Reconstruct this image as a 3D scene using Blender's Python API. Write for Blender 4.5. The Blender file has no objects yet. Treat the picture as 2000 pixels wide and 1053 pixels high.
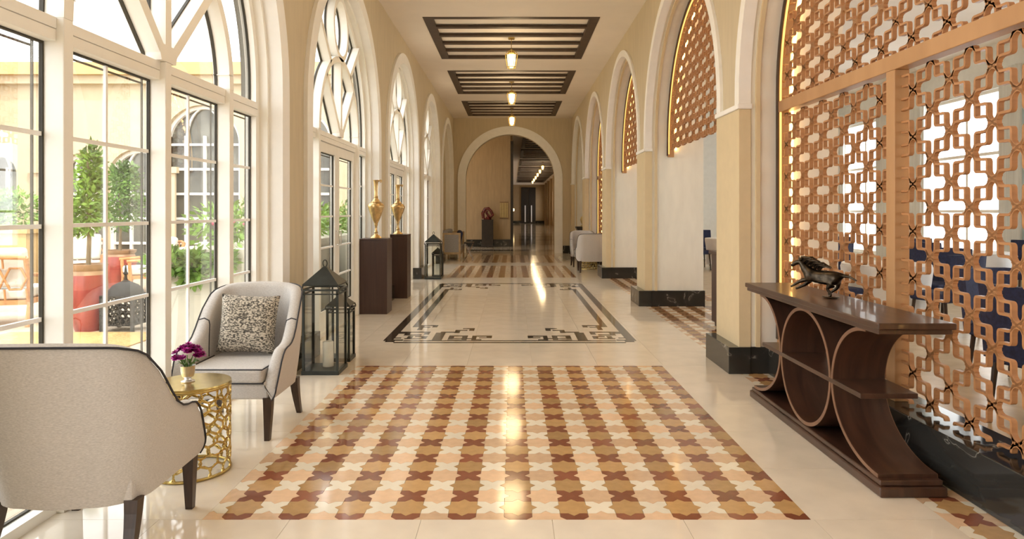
import bpy, bmesh, math, random
from mathutils import Vector, Matrix
PI = math.pi
random.seed(7)
SC = bpy.context.scene
COL = SC.collection

# ------------------------------------------------------------------ camera, world, sun, exposure
cam_d = bpy.data.cameras.new('camera'); cam = bpy.data.objects.new('camera', cam_d); COL.objects.link(cam)
cam.location = (0, 0, 1.4); cam.rotation_euler = (PI/2, 0, 0)
cam_d.sensor_width = 36; cam_d.lens = 24.0; cam_d.clip_start = .05; cam_d.clip_end = 300
cam_d.shift_x = -1/2000; cam_d.shift_y = -113.5/2000
SC.camera = cam
world = bpy.data.worlds.new('world'); SC.world = world; world.use_nodes = True
_bg = world.node_tree.nodes['Background']
_bg.inputs[0].default_value = (.99, .99, .985, 1); _bg.inputs[1].default_value = 4.0
sun_d = bpy.data.lights.new('sun', 'SUN'); sun = bpy.data.objects.new('sun', sun_d); COL.objects.link(sun)
sun_d.energy = 3.0; sun_d.angle = .01; sun_d.color = (1, .90, .72)
sun.rotation_euler = Vector((-.34, .48, -.80)).to_track_quat('-Z', 'Y').to_euler()
sun.location = (0, 0, 30)
vs = SC.view_settings
vs.view_transform = 'Standard'; vs.look = 'None'; vs.gamma = 1; vs.use_curve_mapping = False
vs.exposure = 0.27
SC.cycles.max_bounces = 10; SC.cycles.diffuse_bounces = 6; SC.cycles.glossy_bounces = 4
SC.cycles.transparent_max_bounces = 16; SC.cycles.sample_clamp_indirect = 6
SC.cycles.caustics_reflective = False; SC.cycles.caustics_refractive = False

# ------------------------------------------------------------------ materials
def new_mat(name):
    m = bpy.data.materials.new(name); m.use_nodes = True
    return m, m.node_tree, m.node_tree.nodes['Principled BSDF']
def mat(name, col, rough=.5, metal=0, var=.06, scale=8.0, stretch=(1, 1, 1), bump=0, bscale=60, coat=0, spec=.5, emit=0, sheen=0):
    m, t, b = new_mat(name)
    b.inputs['Roughness'].default_value = rough; b.inputs['Metallic'].default_value = metal
    b.inputs['Coat Weight'].default_value = coat; b.inputs['Specular IOR Level'].default_value = spec
    if sheen: b.inputs['Sheen Weight'].default_value = sheen
    N = t.nodes; L = t.links
    tc = N.new('ShaderNodeTexCoord'); mp = N.new('ShaderNodeMapping'); mp.inputs['Scale'].default_value = stretch
    L.new(tc.outputs['Object'], mp.inputs['Vector'])
    nz = N.new('ShaderNodeTexNoise'); nz.inputs['Scale'].default_value = scale; nz.inputs['Detail'].default_value = 5
    L.new(mp.outputs[0], nz.inputs['Vector'])
    rp = N.new('ShaderNodeValToRGB')
    a = [max(0, c*(1-var*1.6)) for c in col]; c2 = [min(1, c*(1+var*1.6)) for c in col]
    rp.color_ramp.elements[0].position = .3; rp.color_ramp.elements[0].color = (*a, 1)
    rp.color_ramp.elements[1].position = .7; rp.color_ramp.elements[1].color = (*c2, 1)
    L.new(nz.outputs['Fac'], rp.inputs['Fac']); L.new(rp.outputs[0], b.inputs['Base Color'])
    if emit:
        b.inputs['Emission Color'].default_value = (*col, 1); b.inputs['Emission Strength'].default_value = emit
    if bump:
        n2 = N.new('ShaderNodeTexNoise'); n2.inputs['Scale'].default_value = bscale; n2.inputs['Detail'].default_value = 3
        L.new(mp.outputs[0], n2.inputs['Vector'])
        bp = N.new('ShaderNodeBump'); bp.inputs['Strength'].default_value = bump; bp.inputs['Distance'].default_value = .01
        L.new(n2.outputs['Fac'], bp.inputs['Height']); L.new(bp.outputs[0], b.inputs['Normal'])
    return m
def ramp_mat(name, stops, scale, rough, stretch=(1, 1, 1), kind='noise', detail=8, distortion=0, coat=0, bump=0):
    m, t, b = new_mat(name); N = t.nodes; L = t.links
    b.inputs['Roughness'].default_value = rough; b.inputs['Coat Weight'].default_value = coat
    tc = N.new('ShaderNodeTexCoord'); mp = N.new('ShaderNodeMapping'); mp.inputs['Scale'].default_value = stretch
    L.new(tc.outputs['Object'], mp.inputs['Vector'])
    if kind == 'voronoi':
        nz = N.new('ShaderNodeTexVoronoi'); out = nz.outputs['Distance']
    elif kind == 'cell':
        nz = N.new('ShaderNodeTexVoronoi'); out = nz.outputs['Color']
    elif kind == 'wave':
        nz = N.new('ShaderNodeTexWave'); out = nz.outputs['Fac']
        nz.inputs['Distortion'].default_value = distortion; nz.inputs['Detail'].default_value = detail
    else:
        nz = N.new('ShaderNodeTexNoise'); out = nz.outputs['Fac']
        nz.inputs['Detail'].default_value = detail; nz.inputs['Distortion'].default_value = distortion
    nz.inputs['Scale'].default_value = scale
    L.new(mp.outputs[0], nz.inputs['Vector'])
    rp = N.new('ShaderNodeValToRGB')
    e = rp.color_ramp.elements
    while len(e) < len(stops): e.new(.5)
    for k, (p, c) in enumerate(stops): e[k].position = p; e[k].color = (*c, 1)
    L.new(out, rp.inputs['Fac']); L.new(rp.outputs[0], b.inputs['Base Color'])
    if bump:
        bp = N.new('ShaderNodeBump'); bp.inputs['Strength'].default_value = bump; bp.inputs['Distance'].default_value = .01
        L.new(out, bp.inputs['Height']); L.new(bp.outputs[0], b.inputs['Normal'])
    return m
def tile_mat(name, col, var):
    """polished stone, each piece of its own tone (object random + noise)"""
    m, t, b = new_mat(name); N = t.nodes; L = t.links
    b.inputs['Roughness'].default_value = .10; b.inputs['Specular IOR Level'].default_value = .6
    geo = N.new('ShaderNodeNewGeometry'); oi = N.new('ShaderNodeObjectInfo')
    nz = N.new('ShaderNodeTexNoise'); nz.inputs['Scale'].default_value = 22; nz.inputs['Detail'].default_value = 6
    L.new(geo.outputs['Position'], nz.inputs['Vector'])
    ad = N.new('ShaderNodeMath'); ad.operation = 'ADD'
    mu = N.new('ShaderNodeMath'); mu.operation = 'MULTIPLY'; mu.inputs[1].default_value = .9
    L.new(oi.outputs['Random'], mu.inputs[0]); L.new(mu.outputs[0], ad.inputs[0]); L.new(nz.outputs['Fac'], ad.inputs[1])
    mr = N.new('ShaderNodeMapRange'); mr.inputs[1].default_value = .3; mr.inputs[2].default_value = 1.6
    L.new(ad.outputs[0], mr.inputs[0])
    mx = N.new('ShaderNodeMix'); mx.data_type = 'RGBA'
    L.new(mr.outputs[0], mx.inputs[0])
    mx.inputs[6].default_value = (*[c*(1-var) for c in col], 1)
    mx.inputs[7].default_value = (*[min(1, c*(1+var)) for c in col], 1)
    L.new(mx.outputs[2], b.inputs['Base Color'])
    return m
def glass_mat(name, tint=(1, 1, 1), refl=.08, rough=.0):
    m = bpy.data.materials.new(name); m.use_nodes = True; t = m.node_tree; N = t.nodes; L = t.links
    N.remove(N['Principled BSDF']); out = N['Material Output']
    tr = N.new('ShaderNodeBsdfTransparent'); tr.inputs[0].default_value = (*tint, 1)
    gl = N.new('ShaderNodeBsdfGlossy'); gl.inputs['Roughness'].default_value = rough
    fr = N.new('ShaderNodeFresnel'); fr.inputs[0].default_value = 1.45
    mu = N.new('ShaderNodeMath'); mu.operation = 'MULTIPLY'; mu.inputs[1].default_value = refl/.08*.8
    L.new(fr.outputs[0], mu.inputs[0])
    mx = N.new('ShaderNodeMixShader'); L.new(mu.outputs[0], mx.inputs[0]); L.new(tr.outputs[0], mx.inputs[1]); L.new(gl.outputs[0], mx.inputs[2])
    L.new(mx.outputs[0], out.inputs[0])
    return m
def emit_mat(name, col, s):
    m = bpy.data.materials.new(name); m.use_nodes = True; t = m.node_tree; N = t.nodes
    N.remove(N['Principled BSDF']); e = N.new('ShaderNodeEmission'); e.inputs[0].default_value = (*col, 1); e.inputs[1].default_value = s
    t.links.new(e.outputs[0], N['Material Output'].inputs[0]); return m

M = {}
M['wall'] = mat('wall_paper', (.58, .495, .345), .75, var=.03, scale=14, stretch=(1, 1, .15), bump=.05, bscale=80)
M['pier'] = mat('pier_paint', (.80, .78, .71), .7, var=.025, scale=9, stretch=(1, 1, .3))
M['pilaster'] = mat('pilaster_paint', (.66, .54, .34), .6, var=.02, scale=9)
M['white'] = mat('white_paint', (.87, .86, .83), .5, var=.015)
M['frame'] = mat('window_paint', (.88, .86, .80), .4, var=.012)
M['ceiling'] = mat('ceiling_paint', (.87, .81, .74), .8, var=.015, scale=2)
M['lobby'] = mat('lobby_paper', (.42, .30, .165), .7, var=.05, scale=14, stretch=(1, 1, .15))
M['cream'] = mat('cream_marble', (.80, .72, .60), .07, var=.035, scale=5, spec=.7)
M['floorbase'] = mat('floor_bed', (.62, .52, .38), .25, var=.05, scale=6)
M['darkmarble'] = ramp_mat('dark_marble', [(0, (.012, .012, .011)), (.56, (.03, .029, .026)), (.595, (.045, .043, .038)), (.602, (.30, .28, .24)), (.61, (.04, .038, .034)), (1, (.02, .02, .018))], 2.2, .10, distortion=1.4)
M['key'] = mat('key_stone', (.045, .038, .03), .10, var=.25, scale=12)
M['gasket'] = mat('gasket_rubber', (.035, .028, .015), .6)
M['glass'] = glass_mat('window_glass', (.99, .995, .99), .03)
M['lglass'] = glass_mat('lantern_glass', (.985, .995, .99), .06)
M['darkwood'] = ramp_mat('dark_wood', [(.25, (.030, .014, .009)), (.55, (.060, .027, .016)), (.8, (.085, .040, .024))], 3.0, .32, stretch=(6, 1, .8), detail=6, distortion=.6, coat=.15)
M['pedwood'] = ramp_mat('pedestal_wood', [(.2, (.040, .019, .015)), (.6, (.058, .028, .021)), (.9, (.07, .035, .027))], 4, .42, stretch=(9, 9, .4), detail=4)
M['edgewood'] = mat('edge_wood', (.17, .085, .048), .38, var=.12, scale=12)
M['grille'] = mat('grille_wood', (.060, .036, .022), .55, var=.12, scale=9)
M['lattice'] = ramp_mat('lattice_wood', [(.2, (.36, .165, .065)), (.55, (.43, .205, .085)), (.85, (.50, .25, .105))], 3.5, .36, stretch=(2, 2, 9), detail=5)
M['latticeframe'] = ramp_mat('lattice_frame_wood', [(.2, (.41, .22, .095)), (.6, (.48, .265, .12)), (.9, (.53, .30, .14))], 3, .34, stretch=(3, 2, .6), detail=5)
M['linen'] = mat('linen', (.53, .505, .48), .9, var=.10, scale=170, stretch=(.5, 1, 2.2), bump=.18, bscale=420, sheen=.25)
M['piping'] = mat('piping', (.018, .018, .026), .6)
M['legwood'] = mat('leg_wood', (.038, .02, .012), .35, var=.2, scale=20, stretch=(3, 3, .5))
M['pillow'] = ramp_mat('pillow_weave', [(.30, (.04, .037, .032)), (.46, (.16, .145, .12)), (.54, (.52, .47, .39)), (.75, (.68, .62, .52))], 120, .9, stretch=(.6, 1, 1.1), detail=1.5, bump=.5)
M['brass'] = mat('brass', (.52, .38, .13), .22, metal=1, var=.08, scale=15)
M['bronze_gold'] = mat('aged_brass', (.62, .43, .20), .30, metal=1, var=.16, scale=25)
M['blackmetal'] = mat('black_metal', (.030, .034, .030), .42, metal=.4, var=.2)
M['iron'] = mat('black_iron', (.012, .011, .009), .7, var=.3)
M['silver'] = mat('silver', (.80, .80, .80), .22, metal=.75)
M['petal'] = mat('petal', (.33, .008, .20), .6, var=.5, scale=40)
M['stem'] = mat('stem', (.10, .20, .035), .6, var=.3, scale=30)
M['candle'] = mat('candle_wax', (.86, .80, .66), .5)
M['bronze'] = mat('bronze', (.050, .038, .026), .28, metal=.9, var=.5, scale=22)
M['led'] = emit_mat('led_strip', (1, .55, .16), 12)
M['frameglow'] = emit_mat('frame_glow', (1, .58, .16), 1.6)  # painted glow: LED light falling on the screen frame
M['lampglow'] = emit_mat('lamp_glow', (1, .72, .34), 5)
M['farglow'] = emit_mat('far_lamp_glow', (1, .70, .32), 4)
M['oak'] = mat('oak_frame', (.42, .30, .17), .5, var=.1, scale=12)
M['grey'] = mat('grey_fabric', (.30, .29, .28), .9, var=.15, scale=60)
M['navy'] = mat('navy_fabric', (.018, .026, .075), .8, var=.2, scale=40)
M['cloth'] = mat('white_cloth', (.80, .80, .80), .8, var=.02)
M['curtain'] = mat('curtain', (.74, .75, .72), .9, var=.04, scale=9, stretch=(1, 6, .1))
M['dinwall'] = mat('dining_wall', (.76, .78, .75), .8, var=.02)
M['dark'] = mat('dark_door', (.020, .014, .010), .4, var=.2)
M['redart'] = mat('red_glaze', (.13, .022, .018), .25, var=.5, scale=18)
M['plaque'] = mat('plaque_gold', (.50, .38, .16), .4, metal=.3)
M['chrome'] = mat('chrome', (.7, .7, .7), .12, metal=1)
# outdoors
M['stucco'] = mat('stucco', (.55, .46, .32), .9, var=.03, scale=5, bump=.05, bscale=60)
M['stucco2'] = mat('stucco_ochre', (.52, .35, .17), .9, var=.05, scale=5)
M['paving'] = mat('paving', (.44, .36, .26), .8, var=.07, scale=3)
M['mat'] = ramp_mat('mat_weave', [(.35, (.42, .26, .09)), (.6, (.56, .37, .14)), (.8, (.36, .22, .09))], 18, .9, stretch=(1, 3, 1))
M['redpot'] = ramp_mat('red_glazed_pot', [(.3, (.20, .030, .022)), (.6, (.31, .055, .04)), (.85, (.40, .10, .07))], 5, .25, stretch=(3, 3, .7))
M['potrim'] = mat('pot_rim', (.30, .18, .10), .5, var=.2)
M['leaf'] = mat('leaf', (.10, .19, .035), .5, var=.5, scale=3)
M['leaf2'] = mat('leaf_bright', (.17, .30, .05), .5, var=.4, scale=3)
M['trunk'] = mat('trunk', (.20, .15, .09), .8, var=.2)
M['teak'] = mat('teak', (.46, .22, .08), .5, var=.12, scale=14, stretch=(1, 1, 4))
M['cushion'] = mat('white_cushion', (.62, .60, .55), .9, var=.02)
M['wicker'] = ramp_mat('wicker', [(.3, (.34, .22, .09)), (.5, (.52, .37, .16)), (.7, (.30, .19, .08))], 30, .8, stretch=(1, 1, 3))
M['darkpane'] = mat('dark_pane', (.10, .10, .085), .15, var=.3, scale=2)
M['whiteplanter'] = mat('planter_white', (.58, .55, .45), .8, var=.03)
M['blossom'] = mat('blossom', (.60, .12, .20), .7)
M['star_a'] = tile_mat('ochre_marble', (.49, .30, .13), .30)
M['cross_a'] = tile_mat('red_marble', (.25, .085, .045), .28)
M['star_b'] = tile_mat('rose_marble', (.73, .51, .33), .22)
M['cross_b'] = tile_mat('ivory_marble', (.84, .78, .64), .08)

# ------------------------------------------------------------------ helpers
class MB:
    def __init__(s): s.v = []; s.f = []
    def add(s, vs_, fs):
        o = len(s.v); s.v += [tuple(v) for v in vs_]; s.f += [tuple(i+o for i in f) for f in fs]; return s
    def box(s, a, b):
        (x0, y0, z0), (x1, y1, z1) = a, b
        if x0 > x1: x0, x1 = x1, x0
        if y0 > y1: y0, y1 = y1, y0
        if z0 > z1: z0, z1 = z1, z0
        return s.add([(x0, y0, z0), (x1, y0, z0), (x1, y1, z0), (x0, y1, z0), (x0, y0, z1), (x1, y0, z1), (x1, y1, z1), (x0, y1, z1)],
                     [(3, 2, 1, 0), (4, 5, 6, 7), (0, 1, 5, 4), (1, 2, 6, 5), (2, 3, 7, 6), (3, 0, 4, 7)])
    def lathe(s, prof, c=(0, 0, 0), n=24, cap=True):
        vs_ = []; fs = []
        for r, z in prof:
            for k in range(n):
                a = 2*PI*k/n; vs_.append((c[0]+r*math.cos(a), c[1]+r*math.sin(a), c[2]+z))
        for i in range(len(prof)-1):
            for k in range(n):
                k2 = (k+1) % n
                fs.append((i*n+k, i*n+k2, (i+1)*n+k2, (i+1)*n+k))
        if cap:
            fs.append(tuple(range(n-1, -1, -1))); fs.append(tuple((len(prof)-1)*n+k for k in range(n)))
        return s.add(vs_, fs)
    def tube(s, pts, r, n=8, closed=False):
        pts = [Vector(p) for p in pts]; N_ = len(pts); vs_ = []; fs = []
        rr = r if isinstance(r, (list, tuple)) else [r]*N_
        up = Vector((0, 0, 1)); prev = None
        for i, p in enumerate(pts):
            if closed: t = pts[(i+1) % N_]-pts[i-1]
            else: t = pts[min(i+1, N_-1)]-pts[max(i-1, 0)]
            t.normalize()
            if prev is None:
                u = t.cross(up)
                if u.length < 1e-3: u = t.cross(Vector((1, 0, 0)))
            else: u = prev-t*prev.dot(t)
            u.normalize(); prev = u; w = t.cross(u)
            for k in range(n):
                a = 2*PI*k/n; vs_.append(p+u*(rr[i]*math.cos(a))+w*(rr[i]*math.sin(a)))
        for i in range(N_ if closed else N_-1):
            j = (i+1) % N_
            for k in range(n):
                k2 = (k+1) % n; fs.append((i*n+k, i*n+k2, j*n+k2, j*n+k))
        if not closed:
            fs.append(tuple(range(n-1, -1, -1))); fs.append(tuple((N_-1)*n+k for k in range(n)))
        return s.add(vs_, fs)
    def prism(s, poly, mp, w0, w1):
        """poly: list of (u,z); mp(u,w,z)->xyz"""
        n = len(poly)
        vs_ = [mp(u, w0, z) for u, z in poly]+[mp(u, w1, z) for u, z in poly]
        fs = [tuple(range(n-1, -1, -1)), tuple(range(n, 2*n))]+[(k, (k+1) % n, n+(k+1) % n, n+k) for k in range(n)]
        return s.add(vs_, fs)
    def band(s, inner, outer, mp, w0, w1, closed=False):
        """strip between two equal length polylines, extruded from w0 to w1"""
        n = len(inner)
        vs_ = []
        for w in (w0, w1):
            vs_ += [mp(u, w, z) for u, z in inner]+[mp(u, w, z) for u, z in outer]
        I0, O0, I1, O1 = 0, n, 2*n, 3*n; fs = []
        for k in range(n if closed else n-1):
            j = (k+1) % n
            fs += [(I0+k, O0+k, O0+j, I0+j), (I1+k, I1+j, O1+j, O1+k), (I0+k, I0+j, I1+j, I1+k), (O0+k, O1+k, O1+j, O0+j)]
        if not closed:
            fs += [(I0, I1, O1, O0), (I0+n-1, O0+n-1, O1+n-1, I1+n-1)]
        return s.add(vs_, fs)
    def xf(s, m):
        s.v = [tuple(m @ Vector(v)) for v in s.v]; return s
    def mesh(s, name, m=None, smooth=None):
        me = bpy.data.meshes.new(name); me.from_pydata(s.v, [], s.f)
        bm = bmesh.new(); bm.from_mesh(me); bmesh.ops.recalc_face_normals(bm, faces=bm.faces[:]); bm.to_mesh(me); bm.free()
        if m: me.materials.append(M[m] if isinstance(m, str) else m)
        if smooth is not None:
            me.shade_smooth(); me.set_sharp_from_angle(angle=math.radians(smooth))
        return me
    def build(s, name, m, parent=None, smooth=None, loc=None):
        return link(name, s.mesh(name, m, smooth), parent, loc)
def link(name, me, parent=None, loc=None):
    o = bpy.data.objects.new(name, me); COL.objects.link(o)
    if parent is not None: o.parent = parent
    if loc: o.location = loc
    return o
def tag(o, label, cat, group=None, kind=None):
    o['label'] = label; o['category'] = cat
    if group: o['group'] = group
    if kind: o['kind'] = kind
    return o
def thing(name, label, cat, loc=(0, 0, 0), rz=0, group=None, kind=None):
    o = bpy.data.objects.new(name, None); COL.objects.link(o); o.location = loc; o.rotation_euler = (0, 0, rz)
    o.empty_display_size = .1
    return tag(o, label, cat, group, kind)
def dup(o, loc=None, rz=None, label=None, group=None, parent=None):
    c = o.copy(); COL.objects.link(c); c.parent = parent
    if loc: c.location = loc
    if rz is not None: c.rotation_euler = (0, 0, rz)
    if label: c['label'] = label
    if group: c['group'] = group
    for ch in [x for x in COL.objects if x.parent == o]: dup(ch, parent=c)
    return c
def bevel(o, w=.006, seg=2):
    m = o.modifiers.new('bevel', 'BEVEL'); m.width = w; m.segments = seg; m.limit_method = 'ANGLE'; return o
SIDE = lambda u, w, z: (w, u, z)      # side walls: u along the corridor, w across
END = lambda u, w, z: (u, w, z)       # end walls: u across, w along
def arc(yc, zc, R, a0=PI, a1=0, n=40):
    return [(yc+R*math.cos(a0+(a1-a0)*k/n), zc+R*math.sin(a0+(a1-a0)*k/n)) for k in range(n+1)]
def archline(yc, zc, R, zl, n=40):
    return [(yc-R, zl)]+arc(yc, zc, R, n=n)+[(yc+R, zl)]
def arch_wall(mb, mp, centers, R, zs, w0, w1, u0, u1, top, n=40):
    cur = u0
    for c in centers:
        mb.box_uv(mp, cur, c-R, 0, top, w0, w1) if False else mb.prism([(cur, 0), (c-R, 0), (c-R, top), (cur, top)], mp, w0, w1)
        pts = arc(c, zs, R, n=n)
        if zs > 0: pass
        mb.band(pts, [(u, top) for u, z in pts], mp, w0, w1)
        cur = c+R
    mb.prism([(cur, 0), (u1, 0), (u1, top), (cur, top)], mp, w0, w1)
    return mb

# ------------------------------------------------------------------ dimensions
P = 4.18; PIER = [2.04+P*k for k in range(-1, 6)]        # pier centres  -2.14 .. 22.94
BAY = [(PIER[k]+PIER[k+1])/2 for k in range(6)]          # BAY[0] lies behind the camera; BAY[1] is the near one
ZC = 4.53; ZS = 2.42; CX = -.02
# ------------------------------------------------------------------ floor
base = MB().box((-2.3, -3, -.25), (9.3, 23.5, -.006)).build('floor', 'floorbase')
tag(base, 'polished cream marble floor with mosaic panels and dark key border', 'floor', kind='structure')
def slab_region(x0, x1, y0, y1, s=.62):
    nx = max(1, round((x1-x0)/s)); ny = max(1, round((y1-y0)/s))
    dx, dy = (x1-x0)/nx, (y1-y0)/ny; g = .0009
    me = MB().box((-dx/2+g, -dy/2+g, -.008), (dx/2-g, dy/2-g, 0)).mesh('floor_slab', 'cream')
    for i in range(nx):
        for j in range(ny):
            link('floor_slab', me, base, (x0+(i+.5)*dx, y0+(j+.5)*dy, 0))
FX0, FX1 = -2.2, 1.965
PX0, PX1 = -1.41, 1.355
panels = [(3.10, 6.19), (14.45, 17.6), (18.65, 21.8)]
slab_region(FX0, FX1, 1.2, 3.10)
for a, b in panels:
    slab_region(FX0, PX0, a, b); slab_region(PX1, FX1, a, b)
slab_region(FX0, FX1, 6.19, 14.45); slab_region(FX0, FX1, 17.6, 18.65); slab_region(FX0, FX1, 21.8, 23.45)
c = .1293; Rst = c/math.sqrt(2); rin = Rst*math.cos(PI/4)/math.cos(PI/8)
STAR = [((Rst if k % 2 == 0 else rin)*math.cos(k*PI/8), (Rst if k % 2 == 0 else rin)*math.sin(k*PI/8)) for k in range(16)]
CROSS = []
for q in range(4):
    for (x, y) in [(c-Rst, 0), (c/2, rin*math.sin(PI/8)), (c/2, c/2), (rin*math.sin(PI/8), c/2)]:
        a = q*PI/2; CROSS.append((x*math.cos(a)-y*math.sin(a), x*math.sin(a)+y*math.cos(a)))
def clip(poly, ax, val, keep_less):
    out = []
    for k in range(len(poly)):
        p, q = poly[k-1], poly[k]
        ip = (p[ax] <= val) == keep_less; iq = (q[ax] <= val) == keep_less
        if ip != iq:
            t = (val-p[ax])/(q[ax]-p[ax]); out.append((p[0]+(q[0]-p[0])*t, p[1]+(q[1]-p[1])*t))
        if iq: out.append(q)
    return out
TILEC = {}
def mosaic(x0, x1, y0, y1, single, xo=.026, yo=3.10):
    joined = {}
    for i in range(math.floor((x0-xo)/c), math.ceil((x1-xo)/c)+1):
        for j in range(math.floor((y0-yo)/c), math.ceil((y1-yo)/c)+1):
            px, py = xo+i*c, yo+j*c
            star = (i+j) % 2 != 0
            col_a = i % 2 == 0
            key = ('star_' if star else 'cross_')+('a' if col_a else 'b')
            poly = [(x*.985, y*.985) for x, y in (STAR if star else CROSS)]
            cl = False
            for ax, v, less in ((0, x0-px, False), (0, x1-px, True), (1, y0-py, False), (1, y1-py, True)):
                if poly and any(((p[ax] <= v) != less) for p in poly):
                    poly = clip(poly, ax, v, less); cl = True
            if len(poly) < 3: continue
            ar = abs(sum(poly[k-1][0]*poly[k][1]-poly[k][0]*poly[k-1][1] for k in range(len(poly))))/2
            if ar < 2e-5: continue
            if single:
                ck = (key, tuple((round(a, 4), round(b, 4)) for a, b in poly))
                if ck not in TILEC:
                    TILEC[ck] = MB().prism(poly, lambda u, w, z: (u, z, w), -.008, 0).mesh('tile', key)
                link('star_tile' if star else 'cross_tile', TILEC[ck], base, (px, py, 0))
            else:
                joined.setdefault(key, MB()).prism([(px+a, py+b) for a, b in poly], lambda u, w, z: (u, z, w), -.008, 0)
    for k, mb in joined.items():
        o = mb.build('tile_field', k, base); o['kind'] = 'stuff'
mosaic(PX0, PX1, 3.10, 6.19, True)
mosaic(1.965, 2.21, 2.36, 5.90, True)
for a, b in panels[1:]: mosaic(PX0, PX1, a, b, False)
mosaic(1.965, 3.3, 6.55, 10.08, False); mosaic(1.965, 3.3, 10.73, 14.26, False)
# key border inlay
kn = [0]
def key_rect(xa, xb, ya, yb):
    kn[0] += 1
    MB().box((xa, ya, -.004), (xb, yb, .0004+kn[0]*4e-6)).build('key_strip', 'key', base)
K0, K1 = 7.26, 13.30; KXL, KXR = -1.40, 1.34; KC = (KXL+KXR)/2; KH = (KXR-KXL)/2; KM = (K0+K1)/2
motif = [  # (distance from the centre line, distance from the short end), near right quarter
    (.20, .42, .37, .43), (.20, .26, .28, .37), (.26, .34, .28, .32), (.37, .42, .16, .37), (.31, .42, .16, .21),
    (.42, .47, .22, .27), (.47, .68, .38, .44), (.62, .68, .22, .38), (.53, .62, .24, .29), (.47, .53, .16, .38), (.53, .68, .16, .2),
    (.42, .56, .86, .92), (.42, .48, .74, .86), (.50, .64, .74, .80), (.58, .64, .60, .74), (.58, .80, .62, .68), (.74, .85, .14, .62), (.85, .88, .12, .16),
    (.88, 1.10, 1.08, 1.14), (.88, .94, .98, 1.08), (.96, 1.08, .96, 1.01), (1.04, 1.10, .80, 1.08), (.92, 1.26, .62, .68), (.92, .98, .50, .62), (1.0, 1.14, .44, .5), (1.14, 1.2, .44, .62), (1.2, 1.27, .55, .68),
    (.92, 1.06, .34, .40), (.92, .98, .24, .34), (.98, 1.16, .22, .27), (1.08, 1.14, .27, .40), (1.16, 1.34, .13, .19), (1.2, 1.3, .26, .31), (1.28, 1.33, .16, .31)]
for (a, b, d0, d1) in motif:
    for sx in (-1, 1):
        for e in (0, 1):
            xa, xb = sorted((KC+sx*a, KC+sx*b)); ya, yb = (K0+d0, K0+d1) if e == 0 else (K1-d1, K1-d0)
            key_rect(xa, xb, ya, yb)
for sx in (-1, 1):
    e1 = KC+sx*KH; e2 = KC+sx*(KH-.1)
    key_rect(min(e1, e2), max(e1, e2), K0+.12, K1-.12)
    e1 = KC+sx*(KH-.19); e2 = KC+sx*(KH-.27)
    key_rect(min(e1, e2), max(e1, e2), K0+1.0, K1-1.0)
    for ya, yb in ((K0+.05, K0+.12), (K1-.12, K1-.05)):
        e1 = KC+sx*(KH-.13); e2 = KC+sx*(KH-.03); key_rect(min(e1, e2), max(e1, e2), ya, yb)
for ya, yb in ((K0, K0+.05), (K1-.05, K1)): key_rect(KXL+.13, KXR-.13, ya, yb)
for ya, yb in ((K0+.10, K0+.145), (K1-.145, K1-.10)): key_rect(KXL+.22, KXR-.22, ya, yb)

# ------------------------------------------------------------------ ceiling
RC = .05; GW, GL = 2.60, 2.82
cb_ = MB().box((-2.45, -3, ZC+RC), (9.6, 80.3, ZC+.4))
cb_.box((-2.45, -3, ZC), (CX-GW/2, 23, ZC+RC)).box((CX+GW/2, -3, ZC), (9.6, 23, ZC+RC)).box((-5.3, 23, ZC), (9.6, 80.3, ZC+RC)).box((-5.3, 23.3, ZC+RC), (-2.4, 28, ZC+.4))
cur = -3
for y in BAY[3:]:
    cb_.box((CX-GW/2, cur, ZC), (CX+GW/2, y-GL/2, ZC+RC)); cur = y+GL/2
cb_.box((CX-GW/2, cur, ZC), (CX+GW/2, 23, ZC+RC))
ceil = cb_.build('ceiling', 'ceiling')
tag(ceil, 'plain cream plaster ceiling of the corridor', 'ceiling', kind='structure')
def grille(yc, w, l, name, label, group, nb=4, xc=CX):
    g = thing(name, label, 'ceiling grille', (xc, yc, ZC), group=group)
    z0, z1 = -.045, .0
    MB().box((-w/2, -l/2, z0), (-w/2+.15, l/2, z1)).build('side_rail', 'grille', g)
    MB().box((w/2-.15, -l/2, z0), (w/2, l/2, z1)).build('side_rail', 'grille', g)
    MB().box((-w/2+.15, -l/2, z0), (w/2-.15, -l/2+.16, z1)).build('end_rail', 'grille', g)
    MB().box((-w/2+.15, l/2-.16, z0), (w/2-.15, l/2, z1)).build('end_rail', 'grille', g)
    step = (l-.16)/(nb+1)
    for k in range(nb):
        y = -l/2+.08+step*(k+1)
        MB().box((-w/2+.15, y-.07, z0+.012), (w/2-.15, y+.07, z1)).build('slat', 'grille', g)
    return g
def recessed_grille(yc, label):
    g = thing('ceiling_grille', label, 'ceiling grille', (CX, yc, ZC), group='ceiling grilles of the corridor')
    a, b = GW/2, GL/2
    for sg in (-1, 1):
        MB().box((sg*(a-.02), -b-.10, -.006), (sg*(a+.13), b+.10, -.001)).box((sg*(a-.02), -b, -.001), (sg*a, b, RC)).build('side_rail', 'grille', g)
        MB().box((-a+.021, sg*(b-.02), -.006), (a-.021, sg*(b+.10), -.001)).box((-a+.021, sg*(b-.02), -.001), (a-.021, sg*b, RC)).build('end_rail', 'grille', g)
    for k in range(4):
        y = -b+GL*(k+1)/5
        MB().box((-a+.021, y-.055, .0), (a-.021, y+.055, .040)).build('slat', 'grille', g)
for y, l in zip(BAY[3:], ('dark wood slatted ceiling grille above the far end of the key-bordered floor', 'dark wood slatted ceiling grille above the tub chairs and lattice screen', 'dark wood slatted ceiling grille adjoining the end wall over the settee')):
    recessed_grille(y, l)

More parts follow.
